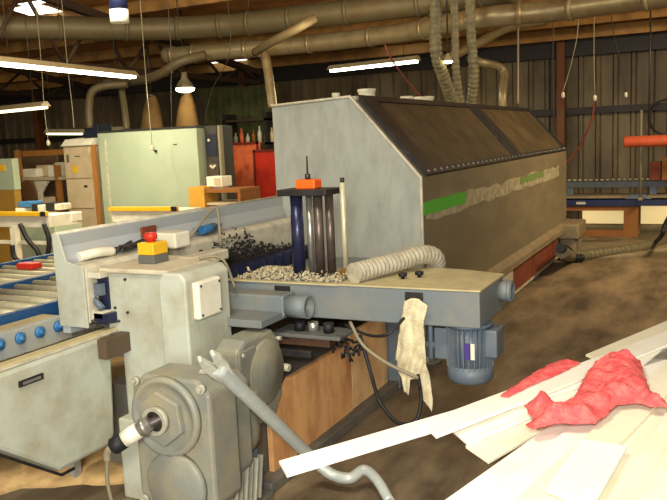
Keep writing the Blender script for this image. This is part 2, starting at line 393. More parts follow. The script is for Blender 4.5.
# machine bed
bed = thing('machine_bed', 'low machine bed on a grey plinth with orange brown plywood skirt panels', 'machine base', (3.9, 2.5, 0))
e = NB(); box(e, 3.1, 5.2, 2.06, 2.95, .05, .5); obj('bed_body', e, 'plinth', bed)
e = NB(); box(e, 3.2, 5.19, 2.0, 2.74, .84, .88); obj('bed_top', e, 'beam', bed, .005)
e = NB(); box(e, 3.4, 5.15, 2.3, 2.7, .5, .84); obj('inner_frame', e, 'darksteel', bed)
e = NB(); prism(e, [(3.28, 2.02, .06), (4.26, 2.02, .06), (4.26, 2.02, .5), (3.5, 2.02, .5), (3.28, 2.02, .4)], (0, .03, 0)); obj('skirt_panel', e, 'ply', bed, label='stained orange brown plywood sheet')
e = NB(); box(e, 4.28, 4.86, 2.025, 2.05, .06, .55); obj('skirt_panel', e, 'plylt', bed, label='paler plywood sheet')
e = NB(); box(e, 3.15, 5.19, 1.96, 2.06, 0, .06); obj('plinth_rail', e, 'plinth', bed, .006)
e = NB(); box(e, 4.9, 5.08, 1.95, 2.1, 0, .84); obj('bed_post', e, 'motor', bed, .01)

# pale control column
col = thing('control_column', 'pale grey dusty machine column with a boxed front and white junction box', 'machine column', (3.1, 2.55, 0))
e = NB(); prism(e, [(3.0, 2.80, 1.13), (3.0, 2.48, 1.13), (3.0, 2.40, 1.13), (3.0, 2.40, 0), (3.0, 2.72, 0), (3.0, 2.72, .78), (3.0, 2.80, .78)], (.42, 0, 0)); obj('column_body', e, 'panel', col, .012)
e = NB(); box(e, 2.985, 3.44, 2.385, 2.82, 1.131, 1.155); obj('column_top', e, mat('dusty top plate', (198, 192, 166), .6, 0, (158, 132, 98), .6, 7), col, .006)
e = NB(); prism(e, [(2.86, 2.38, .3), (2.86, 2.38, 1.08), (2.89, 2.36, 1.14), (2.93, 2.32, 1.15), (3.4, 2.32, 1.15), (3.4, 2.32, .3)], (0, -.001, 0)) if False else NB()
e.free()
e = NB(); prism(e, [(2.88, 2.36, .45), (2.88, 2.20, .45), (2.88, 2.20, 1.13), (2.88, 2.23, 1.165), (2.88, 2.33, 1.165), (2.88, 2.36, 1.12)], (.36, 0, 0)); obj('front_box', e, 'panel', col, .01)
e = NB(); box(e, 2.9, 3.3, 2.22, 2.4, 0, .45); obj('column_foot', e, 'panel', col, .01)
jb = NB(); box(jb, 2.93, 3.12, 2.165, 2.205, .935, 1.115); jo = obj('junction_box', jb, 'whitepl', col, .01)
for x in (2.95, 3.1):
    for z in (.955, 1.095):
        s = NB(); cyl(s, (x, 2.168, z), (x, 2.16, z), .006, 8); obj('screw', s, 'darksteel', jo)
for y, z in ((2.74, .95), (2.66, .93), (2.66, 1.1)):
    s = NB(); cyl(s, (3.002, y, z), (2.99, y, z), .007, 8); obj('bolt', s, 'darksteel', col)
e = NB(); box(e, 3.35, 3.7, 2.5, 2.6, 1.1, 1.16); obj('top_block', e, 'rim', col, .01)
p = at(150, 259, 'z', 1.165)
es = thing('emergency_stop', 'yellow and grey emergency stop box with a red button on the pale column', 'switch', (3.2, 2.63, 1.156))
e = NB(); box(e, 3.14, 3.26, 2.585, 2.69, 1.156, 1.2); obj('switch_base', e, 'greybox', es, .004)
e = NB(); box(e, 3.14, 3.26, 2.585, 2.69, 1.201, 1.265); obj('switch_box', e, 'yellow', es, .006)
e = NB(); revolve(e, (3.2, 2.645, 1.266), (0, 0, 1), [(0, .024), (.01, .024), (.012, .034), (.04, .034), (.046, .027)], 20); obj('button', e, 'redbtn', es)
e = NB(); box(e, 2.86, 2.99, 2.44, 2.66, 0, .42); obj('column_foot', e, 'panel', col, .01)
# small white box behind the e-stop
wb = NB(); box(wb, 3.5, 3.64, 2.72, 2.9, 1.18, 1.27); tag(obj('connector_box', wb, 'whitepl', None, .01), 'off white connector box behind the yellow emergency stop', 'box')
wl = NB(); tube(wl, [(3.62, 2.74, 1.2), (3.75, 2.72, 1.3), (3.86, 2.72, 1.36), (3.9, 2.7, 1.36), (3.88, 2.68, 1.15)], .009, 8); tag(obj('wire_hook', wl, 'cablelt'), 'thin grey wire bent into a tall hook in front of the fence', 'wire')

# side bracket with open window, left of column
br = thing('side_bracket', 'cream bracket box with a dark open window left of the pale column', 'bracket', (2.97, 2.8, .86))
e = NB(); box(e, 2.93, 3.0, 2.865, 2.9, .9, 1.14); box(e, 2.93, 3.0, 2.765, 2.865, 1.11, 1.14); box(e, 2.93, 3.0, 2.765, 2.865, .9, .94); obj('bracket_frame', e, 'rim', br, .004)
e = NB(); box(e, 2.985, 3.0, 2.77, 2.86, .94, 1.11); obj('window_back', e, 'bluedrum', br)
e = NB(); cyl(e, (2.96, 2.79, .95), (2.96, 2.85, 1.0), .018, 10); box(e, 2.95, 2.98, 2.78, 2.83, 1.02, 1.08); obj('valve', e, 'motor', br)
e = NB(); tube(e, [(2.92, 2.89, 1.1), (2.91, 2.895, 1.0), (2.915, 2.89, .93), (2.93, 2.82, .885), (3.02, 2.7, .88)], .007, 8); obj('hose', e, 'cable', br)
for z in (.97, 1.04):
    e = NB(); cyl(e, (2.93, 2.885, z), (2.915, 2.885, z), .012, 10); obj('fitting', e, 'steel', br)
# bundle of cloth and tubes lying on the beam end
rg = NB()
tube(rg, [(3.0, 2.96, 1.205), (3.1, 2.93, 1.215), (3.22, 2.93, 1.205)], .026, 10); tag(obj('paper_roll', rg, 'whitepl'), 'small crumpled white paper roll on the end of the fence beam', 'paper')
rg = NB()
for j in range(4):
    tube(rg, [(3.25+random.uniform(0, .25), 2.9+random.uniform(-.02, .06), 1.2+random.uniform(0, .035)) for q in range(6)], .009, 6)
tag(obj('cable_bundle', rg, 'darksteel'), 'dark tangled cable bundle beside the white paper roll', 'cable')

# extraction beam (cross arm)
bm_ = thing('cross_beam', 'grey-blue boxed cross beam with cream dusty top spanning the machine', 'machine beam', (3.8, 1.8, .82))
e = NB(); box(e, 3.57, 4.03, 1.0, 2.44, .82, 1.0); obj('beam_box', e, 'beam', bm_, .006)
e = NB(); prism(e, [(3.565, .995, 1.001), (4.035, .995, 1.001), (4.13, 1.25, 1.001), (4.15, 1.45, 1.001), (4.035, 1.65, 1.001), (3.9, 1.75, 1.001), (3.565, 1.75, 1.001)], (0, 0, .008)); obj('top_plate', e, 'beamtop', bm_)
e = NB(); box(e, 3.56, 3.6, 1.75, 2.44, 1.0, 1.008); box(e, 3.95, 4.03, 1.75, 2.44, 1.0, 1.008); obj('top_flange', e, 'beamtop', bm_)
for y in (2.08, 1.33):
    e = NB(); box(e, 3.555, 3.569, y-.045, y+.045, .945, .985); box(e, 3.55, 3.556, y-.03, y+.03, .955, .965); obj('latch', e, 'black', bm_)
for y, x in ((1.47, 3.78), (1.4, 3.84)):
    e = NB(); revolve(e, (x, y, 1.009), (0, 0, 1), [(0, .01), (.012, .01), (.014, .022), (.03, .024), (.032, .02)], 14); obj('clamp_knob', e, 'blackrub', bm_)
e = NB(); ring(e, (3.95, 1.0, .935), (3.95, .93, .935), .052, .044); revolve(e, (3.95, .999, .935), (0, 1, 0), [(0, .04), (.002, .04)]); ring(e, (3.95, .955, .935), (3.95, .935, .935), .057, .044)
obj('pipe_stub', e, 'beam', bm_)
pipe = thing('square_duct', 'short grey duct with a round open spigot in front of the cross beam', 'duct', (3.48, 2.1, .83))
e = NB(); box(e, 3.41, 3.54, 1.99, 2.44, .85, .965); obj('duct_box', e, 'beam', pipe, .01)
e = NB(); ring(e, (3.47, 1.99, .9), (3.47, 1.87, .9), .06, .052); obj('spigot', e, 'beam', pipe)
e = NB(); revolve(e, (3.47, 1.985, .9), (0, 1, 0), [(0, .05), (.003, .05)]); obj('spigot_bore', e, 'blackrub', pipe)

# motor hanging under the beam end
mt = thing('electric_motor', 'blue-grey finned electric motor hanging under the right end of the cross beam', 'motor', (3.7, 1.09, .55))
MC = Vector((3.7, 1.09, 0)); r0 = .098
e = NB(); revolve(e, (MC.x, MC.y, .58), (0, 0, 1), [(0, r0), (.225, r0)], 32)
for i in range(28):
    a = 2*PI*i/28; d = Vector((math.cos(a), math.sin(a), 0)); t = Vector((-d.y, d.x, 0))
    obox(e, MC+d*(r0+.008)+Vector((0, 0, .7)), d*.012, t*.0028, (0, 0, .1))
obj('finned_body', e, 'motor', mt)
e = NB(); revolve(e, (MC.x, MC.y, .51), (0, 0, 1), [(0, .07), (.012, .1), (.03, .114), (.1, .116)], 32); obj('fan_cowl', e, 'motor', mt)
e = NB(); revolve(e, (MC.x, MC.y, .805), (0, 0, 1), [(0, .115), (.016, .115)], 32); obj('flange', e, 'motor', mt)
e = NB(); box(e, MC.x-.07, MC.x+.07, MC.y-.155, MC.y-.09, .66, .8); obj('terminal_box', e, 'motor', mt, .01)
e = NB(); 
p = Vector((MC.x-.118, MC.y-.02, .7)); 
obox(e, p, (.003, 0, 0), (0, .014, 0), (0, 0, .04)); obj('nameplate', e, mat('violet nameplate', (64, 52, 120), .5), mt)
e = NB(); obox(e, p+Vector((0, -.028, 0)), (.003, 0, 0), (0, .01, 0), (0, 0, .04)); obj('nameplate_edge', e, 'whitepl', mt)
e = NB(); box(e, MC.x-.05, MC.x+.05, MC.y+.1, MC.y+.17, .63, .79); box(e, MC.x-.03, MC.x+.03, MC.y+.17, MC.y+.27, .68, .71); cyl(e, (MC.x-.02, MC.y+.2, .62), (MC.x-.02, MC.y+.2, .82), .014, 10); obj('mounting_bracket', e, 'motor', mt, .004)
e = NB(); box(e, 3.66, 3.69, 1.32, 1.37, .6, .819); box(e, 3.64, 3.70, 1.31, 1.38, .595, .62); obj('hanger_plate', e, 'rim', mt, .003)

# vertical roller post
rp = thing('roller_post', 'dark vertical roller post with an orange block on its black top plate', 'machine rollers', (3.8, 2.03, 1.0))
e = NB(); box(e, 3.71, 3.9, 1.87, 2.17, 1.455, 1.49); obj('top_plate', e, 'black', rp, .004)
for y, x, rr, m in ((2.10, 3.80, .036, 'bluedrum'), (2.03, 3.82, .018, 'steel'), (1.965, 3.80, .027, 'browndrum'), (1.905, 3.82, .024, 'browndrum')):
    e = NB(); cyl(e, (x, y, 1.012), (x, y, 1.455), rr, 24); obj('roller', e, m, rp)
e = NB(); box(e, 3.78, 3.87, 1.97, 2.09, 1.49, 1.54); obj('orange_block', e, 'orange', rp, .006)
e = NB(); revolve(e, (3.82, 2.03, 1.54), (0, 0, 1), [(0, .016), (.03, .016), (.031, .006), (.13, .004)], 8); obj('bolt', e, 'darksteel', rp)
e = NB(); box(e, 3.74, 3.9, 1.87, 2.16, 1.001, 1.012); obj('foot_block', e, 'darksteel', rp)
tr = thing('upright_rod', 'pale steel upright rod with a dark tip right of the roller post', 'rod', (3.82, 1.82, .95))
e = NB(); cyl(e, (3.82, 1.82, 1.0), (3.82, 1.82, 1.52), .016, 16); obj('rod', e, 'roller', tr)
e = NB(); cyl(e, (3.82, 1.82, 1.52), (3.82, 1.82, 1.545), .012, 12); obj('rod_tip', e, 'black', tr)
e = NB(); box(e, 3.76, 3.88, 1.78, 1.86, 1.001, 1.02); box(e, 3.8, 3.84, 1.79, 1.85, 1.02, 1.05); obj('rod_base', e, mat('brass brown metal', (118, 92, 46), .5, .4), tr, .004)
# grey flexible hose
hs = NB(); tube(hs, [(3.62, 1.68, 1.058), (3.78, 1.62, 1.066), (3.95, 1.55, 1.075), (4.1, 1.48, 1.09), (4.22, 1.44, 1.05), (4.29, 1.46, .95)], .05, 20, rib=.0055, pitch=.03)
tag(obj('flexible_hose', hs, 'hose'), 'pale grey ribbed flexible hose lying across the cross beam', 'hose')
def chip():
    return Vector((random.uniform(3.62, 3.95), random.uniform(1.78, 2.42), 1.0+abs(random.gauss(0, .014))))
tag(scatter('wood_chips', 'chips', 700, chip, .009), 'pale wood chips heaped on the cross beam around the rollers', 'wood chips', kind='stuff')

# ---------------------------------------------------------------- gear units
gA = thing('gear_reducer', 'large grey gear reducer with a round flange and sensor on its face', 'gearbox', (2.6, 2.03, .2))
gx, gy, gz = 2.5, 2.03, .63
def rrect(y0, y1, z0, z1, c):
    return [(y0+c, z0), (y1-c, z0), (y1, z0+c), (y1, z1-c), (y1-c, z1), (y0+c, z1), (y0, z1-c), (y0, z0+c)]
e = NB(); prism(e, [(gx, a, b) for a, b in rrect(1.83, 2.23, .2, .8, .06)], (.2, 0, 0)); obj('housing', e, 'gear', gA, .015)
e = NB(); prism(e, [(2.7, a, b) for a, b in rrect(1.88, 2.18, .25, .74, .05)], (.18, 0, 0)); obj('housing_rear', e, 'gear', gA, .015)
e = NB(); revolve(e, (gx, gy+.02, gz), (-1, 0, 0), [(0, .175), (.02, .175), (.03, .165), (.03, .15), (.02, .145), (.02, .12)], 40); obj('flange', e, 'gear', gA)
e = NB(); prism(e, [(gx-.02, gy+.025+.12*math.cos(PI/6*k*2+.4), gz+.12*math.sin(PI/6*k*2+.4)) for k in range(6)], (-.03, 0, 0)); obj('hex_plate', e, 'gear', gA, .006)
e = NB(); ring(e, (gx-.05, gy+.03, gz), (gx-.08, gy+.03, gz), .06, .045); obj('bearing_ring', e, 'gearlt', gA)
e = NB(); revolve(e, (gx-.05, gy+.03, gz), (-1, 0, 0), [(0, .044), (.02, .044), (.022, .022), (.075, .022)], 24); obj('shaft', e, 'darksteel', gA)
e = NB(); revolve(e, (gx, 2.02, .33), (-1, 0, 0), [(0, .15), (.02, .15), (.03, .14), (.03, .1), (.035, .09), (.035, .01)], 40); obj('lower_flange', e, 'gear', gA)
for y, z in ((2.2, .77), (1.86, .77), (2.2, .24), (1.86, .24)):
    e = NB(); cyl(e, (gx, y, z), (gx-.02, y, z), .02, 12); cyl(e, (gx-.02, y, z), (gx-.032, y, z), .011, 6); obj('bolt', e, 'gearlt', gA)
e = NB(); prism(e, [(2.58, 1.86, .8), (2.58, 1.94, .8), (2.58, 1.93, .82), (2.58, 1.87, .82)], (.1, 0, 0)); obj('lug', e, 'gearlt', gA, .006)
# sensor on the shaft, pointing down-left
sn = thing('shaft_sensor', 'black and silver cylindrical sensor screwed into the large reducer', 'sensor', (2.42, 2.05, .6))
a = Vector((gx-.12, gy+.03, gz+.004)); d = (Vector((-.09, .13, -.09))).normalized()
e = NB(); revolve(e, a-d*.015, d, [(0, .03), (.02, .03), (.021, .037), (.04, .037), (.041, .028), (.055, .028)], 20); obj('sensor_nut', e, 'steel', sn)
e = NB(); revolve(e, a+d*.04, d, [(0, .035), (.07, .035)], 20); obj('sensor_label', e, 'whitepl', sn)
e = NB(); revolve(e, a+d*.11, d, [(0, .036), (.05, .036), (.06, .026)], 20); obj('sensor_cap', e, 'blackrub', sn)
q = a+d*.165
e = NB(); tube(e, [q-d*.005, q+d*.015, q+d*.02+Vector((0, .008, -.02)), q+d*.02+Vector((0, .01, -.045))], .016, 10); obj('elbow', e, 'cablelt', sn)
q2 = q+d*.02+Vector((0, .01, -.04))
e = NB(); tube(e, [q2, q2+Vector((.0, .01, -.1)), q2+Vector((.02, .005, -.25)), q2+Vector((.06, 0, -q2.z+.01))], .008, 8); obj('cable', e, 'cablelt', sn)

gB = thing('rear_gear_reducer', 'grey gear reducer with a round side cover behind the larger one', 'gearbox', (3.2, 2.1, .45))
gB.name = 'gear_reducer'
e = NB(); prism(e, [(2.98, 2.14, .36), (2.98, 2.14, .78), (3.05, 2.14, .82), (3.3, 2.14, .82), (3.38, 2.14, .74), (3.38, 2.14, .46), (3.3, 2.14, .36)], (0, -.14, 0)); obj('housing', e, 'gear', gB, .018)
e = NB(); revolve(e, (3.21, 2.0, .62), (0, -1, 0), [(0, .165), (.012, .165), (.02, .155), (.02, .1), (.028, .09), (.028, .02)], 40); obj('round_cover', e, 'gear', gB)
e = NB(); box(e, 2.97, 3.12, 1.985, 2.0, .5, .78); obj('side_plate', e, 'gear', gB, .006)
for x, z in ((3.0, .76), (3.08, .55), (3.34, .76)):
    e = NB(); cyl(e, (x, 1.999, z), (x, 1.975, z), .012, 6); obj('bolt', e, 'gearlt', gB)
lm = thing('gear_motor', 'grey gear motor with ribbed casing below the round-covered reducer', 'motor', (2.9, 2.0, 0))
e = NB(); revolve(e, (2.74, 2.06, .4), (.98, -.12, -.05), [(0, .1), (.04, .115), (.05, .12), (.24, .12), (.3, .1), (.32, .06)], 32); obj('motor_cap', e, 'gear', lm)
e = NB(); box(e, 2.72, 3.04, 1.95, 2.14, .05, .3); obj('motor_body', e, 'motor', lm, .02)
for i in range(7):
    e = NB(); obox(e, (2.75+i*.042, 1.935, .17), (.006, 0, 0), (0, .016, 0), (.02, 0, .1)); obj('fin', e, 'gearlt' if i % 2 else 'gear', lm, .003)
e = NB(); box(e, 2.7, 3.1, 1.92, 2.16, 0, .05); obj('motor_foot', e, 'plinth', lm, .005)

# clutter under the beam: small valve block with levers and cables
vb = thing('valve_block', 'dark valve block with plates and levers under the cross beam', 'valve', (3.5, 1.95, .6))
e = NB(); box(e, 3.42, 3.62, 1.68, 2.08, .745, .765); obj('mounting_plate', e, 'greybox', vb, .004)
e = NB(); box(e, 3.44, 3.62, 1.75, 2.06, .7, .74); obj('valve_body', e, mat('rusty brown steel', (84, 56, 38), .6, .3, (50, 40, 34), .6, 20), vb, .004)
for y in (1.78, 1.87, 1.95):
    e = NB(); cyl(e, (3.5, y, .765), (3.5, y, .815), .028, 14); obj('solenoid', e, 'blackrub' if y != 1.87 else 'steel', vb)
e = NB(); box(e, 3.42, 3.46, 1.85, 2.08, .64, .68); obj('lever', e, 'black', vb, .006)
e = NB(); cyl(e, (3.42, 1.98, .58), (3.42, 2.1, .59), .02, 12); obj('handle', e, 'rim', vb)
e = NB()
for i in range(26):
    c = Vector((3.45+random.uniform(-.04, .06), 1.64+random.uniform(-.08, .08), .71+random.uniform(-.04, .04)))
    dd = Vector((random.uniform(-1, 1), random.uniform(-1, 1), random.uniform(-1, .6))).normalized(); cyl(e, c, c+dd*.06, .006, 6)
obj('fitting_cluster', e, 'blackrub', vb)
def cableobj(name, pts, r, m, label):
    e = NB(); tube(e, pts, r, 8); return tag(obj(name, e, m), label, 'cable')
A = lambda px, py, x: at(px, py, 'x', x)
cableobj('cable', [A(240, 318, 3.5), A(262, 322, 3.48), A(275, 334, 3.45), A(290, 338, 3.44)], .008, 'cable', 'black cable sagging from the left end of the cross beam')
cableobj('cable', [A(345, 325, 3.5), A(368, 335, 3.45), A(388, 334, 3.42), A(404, 318, 3.5)], .008, 'cable', 'black cable looping under the beam left of the hanging rag')
cableobj('cable', [A(350, 322, 3.5), A(363, 345, 3.42), A(385, 362, 3.4), A(405, 372, 3.38), A(418, 378, 3.4)], .009, 'cablelt', 'grey cable running down behind the hanging rag')
cableobj('cable', [A(360, 335, 3.45), A(370, 370, 3.4), A(380, 402, 3.4), A(398, 423, 3.35), A(416, 420, 3.35), A(421, 400, 3.4), A(418, 375, 3.5)], .010, 'blackrub', 'thick dark cable drooping in a wide loop below the rag')
cableobj('cable', [(3.3, 2.42, 1.165), (3.35, 2.36, 1.17), (3.36, 2.3, 1.14), (3.38, 2.26, 1.0)], .008, 'cablelt', 'thin pale cable curving over the top of the pale column')

# white rag hanging on the beam
def hanging_cloth(outline, x, name, m, fold=.018):
    from mathutils.geometry import delaunay_2d_cdt
    pts = [at(a, b, 'x', x) for a, b in outline]; V = [Vector((p.y, p.z)) for p in pts]
    n = len(V); inner = []
    y0, y1 = min(v.x for v in V), max(v.x for v in V); z0, z1 = min(v.y for v in V), max(v.y for v in V)
    s = .012; j = z0
    while j < z1:
        i = y0
        while i < y1: inner.append(Vector((i, j))); i += s
        j += s
    E = []
    dense = []
    for i in range(n):
        a, b = V[i], V[(i+1) % n]; kk = max(1, int((b-a).length/s))
        dense += [a.lerp(b, t/kk) for t in range(kk)]
    nn = len(dense)
    vs, ed, fa, *_ = delaunay_2d_cdt(dense+inner, [], [list(range(nn))], 1, 1e-5)
    bm = NB(); vv = []
    for v in vs:
        f = math.sin(v.x*95+v.y*12+math.sin(v.y*20)*1.2)*fold*(.35+1.0*(z1-v.y)/(z1-z0))+noise.noise(Vector((v.x*18, v.y*14, 2)))*fold*1.2
        vv.append(bm.verts.new((x-fold*1.3-f*.6, v.x, v.y)))
    for q in fa:
        try: g = bm.faces.new([vv[i] for i in q]); g.smooth = True
        except ValueError: pass
    bmesh.ops.recalc_face_normals(bm, faces=bm.faces[:])
    o = obj(name, bm, m); sd = o.modifiers.new('thick', 'SOLIDIFY'); sd.thickness = .004
    return o
tag(hanging_cloth([(407, 300), (413, 297), (421, 298), (429, 305), (425, 320), (426, 345), (430, 372), (434, 398), (433, 411), (424, 393), (418, 378), (413, 377), (411, 393), (405, 391), (403, 376), (397, 358), (400, 335), (404, 315)], 3.55, 'hanging_rag', 'rag'), 'cream stained rag hanging down from the grey cross beam', 'rag')

# guard box at lower left
gb = thing('guard_box', 'large pale grey sheet metal guard with a black slot handle, lower left', 'machine guard', (2.55, 2.8, .3))
e = NB(); prism(e, [(2.0, 2.72, .825), (2.86, 2.72, .83), (2.93, 2.72, .79), (2.9, 2.72, .31), (2.86, 2.72, .27), (2.52, 2.72, .27), (2.2, 2.72, .5), (2.0, 2.72, .62)], (0, .1, 0)); obj('guard_body', e, 'panel', gb, .02)
e = NB(); box(e, 2.33, 2.47, 2.712, 2.72, .735, .765); o_ = obj('handle', e, 'black', gb, .003)
e = NB(); box(e, 2.35, 2.45, 2.708, 2.712, .744, .756); obj('handle_bar', e, 'steel', o_)
e = NB(); tube(e, [(2.0, 2.715, .60), (2.2, 2.715, .48), (2.52, 2.715, .255), (2.6, 2.715, .255)], .008, 6, sm=False); obj('lower_edge', e, 'black', gb)
e = NB(); box(e, 2.82, 3.0, 2.66, 2.715, .73, .83); obj('hinge_bracket', e, mat('brown steel bracket', (92, 76, 60), .6, .2), gb, .004)
tt = thing('tray_table', 'long cream narrow tray edge above the pale guard box', 'tray', (2.5, 2.8, .85))
e = NB(); box(e, 1.95, 3.0, 2.73, 2.86, .83, .838); obj('tray_plate', e, 'rim', tt)
e = NB(); box(e, 1.95, 3.0, 2.745, 2.755, .8385, .848); box(e, 1.95, 3.0, 2.755, 2.82, .8385, .84); obj('tray_edge', e, 'beamtop', tt)
e = NB(); box(e, 1.95, 3.0, 2.825, 2.84, .8385, .844); obj('tray_slot', e, 'darksteel', tt)

# ---------------------------------------------------------------- roller conveyor left
rc = thing('roller_conveyor', 'roller conveyor with blue side rails and pale steel rollers at left', 'conveyor', (3.4, 3.7, 0))
for y, z0 in ((3.32, .835), (4.1, .86), (4.9, .86)):
    e = NB(); box(e, 1.2, 5.1, y-.03, y+.015, z0+.01, .925); obj('side_rail', e, 'bluerail', rc, .004)
r_ = NB(); cyl(r_, (0, 0, 0), (0, .72, 0), .028, 14)
me = bpy.data.meshes.new('roller'); r_.to_mesh(me); r_.free(); me.materials.append(M['roller'])
for row, y in enumerate((3.345, 4.14)):
    for i in range(21):
        o = bpy.data.objects.new('roller', me); COL.objects.link(o); o.parent = rc
        o.location = Vector((1.9+i*.15, y, .885))-Vector(rc.location)
e = NB(); box(e, 2.62, 2.72, 3.285, 3.29, .86, .885); obj('label_plate', e, 'whitepl', rc)
e = NB(); box(e, 1.3, 5.15, 3.36, 4.85, .62, .65); obj('dark_gap_pan', e, 'black', rc)  # black pan added so the gaps between rollers look shaded
for x in (1.6, 4.6):
    for y in (3.34, 4.86):
        e = NB(); box(e, x, x+.06, y-.03, y+.03, 0, .84); obj('leg', e, 'bluerail', rc)
ws = thing('wheel_strip', 'grey side strip carrying bright blue wheels below the conveyor rail', 'conveyor', (2.6, 3.06, .72))
e = NB(); box(e, 1.5, 3.0, 3.05, 3.1, .68, .9); obj('strip_body', e, 'wheelbar', ws, .004)
e = NB(); box(e, 1.5, 3.0, 3.1, 3.26, .875, .885); obj('strip_cover', e, 'beamtop', ws)
for i in range(9):
    x = 1.9+i*.125
    e = NB(); revolve(e, (x, 3.05, .855), (0, -1, 0), [(0, .03), (.012, .03), (.018, .022), (.018, .012), (.03, .01)], 20); obj('wheel', e, 'bluewheel', ws)
for x in (1.52, 2.93):
    e = NB(); box(e, x, x+.05, 3.06, 3.1, 0, .72); obj('leg', e, 'wheelbar', ws)

# ---------------------------------------------------------------- crowbar leaning on the reducer
cb = thing('crowbar', 'large pale worn crowbar with a forked claw leaning over the grey reducer', 'crowbar', (3.1, 1.5, 0))
YB = 1.785
T = at(217, 367, 'y', YB); K = at(312, 458, 'y', YB)
P1 = T; P2 = K
dd = (P1-P2).normalized()
e = NB(); tube(e, [P1, P1.lerp(P2, .3), P1.lerp(P2, .6), P2, at(331, 474, 'z', .09), at(350, 478, 'z', .08), at(364, 470, 'z', .10), at(377, 480, 'z', .08), at(390, 502, 'z', .035)], .026, 14, radii=(.033, .025)); obj('bar', e, 'crow', cb)
# split claw: two tapering tines from a shared root
e = NB(); side = dd.cross(FWD).normalized(); nn_ = dd.cross(side).normalized()
for s in (-1, 1):
    L_ = .10 if s*side.z < 0 else .09
    pts = [P1-dd*.10+side*s*.0, P1-dd*.10+side*s*.03, P1-dd*.02+side*s*.045, P1+dd*.05+side*s*.046, P1+dd*L_+side*s*.036, P1+dd*(L_+.008)+side*s*.026, P1+dd*L_+side*s*.018, P1+dd*.02+side*s*.002]
    prism(e, [p-nn_*.016 for p in pts], nn_*.032)
obj('claw', e, mat('pale scuffed steel', (196, 198, 184), .4, .1, (150, 150, 138), .6, 20), cb, .008)

# ================================================================ BOARDS
cart = thing('board_trestle', 'low timber trestle hidden beneath the fan of white boards', 'trestle', (3.1, -.25, 0))
e = NB(); box(e, 2.55, 4.3, -.55, .0, .66, .70); obj('trestle_top', e, 'timber', cart)
for x in (2.65, 4.15):
    for y in (-.5, -.05):
        e = NB(); box(e, x-.04, x+.04, y-.04, y+.04, 0, .66); obj('leg', e, 'timber', cart)
BZ = .795
BL = [  # tip corners (outer, inner), far aim px, plane z, length, cream?, label
 ((279, 464), (287, 478), (640, 364), .752, 2.6, 0, 'longest thin white board whose tip sticks out past the crowbar'),
 ((424, 424), (434, 440), (612, 361), .765, 2.0, 0, 'white board lying just inside the longest one'),
 ((453, 430), (465, 447), (667, 352), .739, 2.2, 0, 'white board with a square end, third from the outer edge'),
 ((470, 446), (484, 467), (640, 366), .726, 2.0, 1, 'cream white board with a square end beneath the pink cloth corner'),
 ((440, 507), (478, 520), (590, 415), .739, 2.4, 0, 'white board nearest the dark floor at the bottom edge'),
 ((474, 510), (510, 522), (625, 398), .752, 2.2, 0, 'white board second from the bottom left of the fan'),
 ((506, 512), (545, 524), (650, 396), .765, 2.2, 1, 'cream white board running under the front fold of pink cloth'),
 ((545, 492), (592, 512), (625, 412), .782, .42, 0, 'short white board ending square below the pink cloth'),
 ((560, 522), (600, 530), (667, 400), .752, 1.8, 1, 'cream board beside the short square-ended board'),
 ((596, 520), (632, 530), (675, 425), .767, 1.7, 1, 'cream board in the lower right group'),
 ((628, 520), (664, 530), (685, 450), .78, 1.6, 1, 'cream board at the lower right corner of the photo'),
 ((592, 354), (600, 368), (667, 330), .74, 1.6, 1, 'cream board lying at the far upper edge of the fan'),
 ((560, 400), (590, 440), (690, 352), .713, 1.8, 0, 'white board under the right end of the pink cloth'),
 ((662, 520), (700, 530), (710, 440), .752, 1.5, 1, 'cream board cut by the right edge of the photo'),
]
boards = []
for i, (a0, a1, b, z, L, y_, lab) in enumerate(BL):
    pa = at(a0[0], a0[1], 'z', z); pb_ = at(a1[0], a1[1], 'z', z); p = (pa+pb_)/2; q = at(b[0], b[1], 'z', z); dv = (q-p).normalized()
    sd_ = Vector((-dv.y, dv.x, 0)); k1 = (pa-p).dot(sd_); wd = max(.028, min(.075, abs(k1)))*(1 if k1 > 0 else -1)
    sk = max(-.03, min(.03, (pa-p).dot(dv)))
    e = NB(); prism(e, [p+sd_*wd+dv*sk, p-sd_*wd-dv*sk, p-sd_*wd+dv*L, p+sd_*wd+dv*L], (0, 0, .011))
    o = obj('white_board', e, 'whiteyel' if y_ else 'white', None, .0015)
    tag(o, lab, 'board', 'white boards fanned out on the trestle'); boards.append(o)

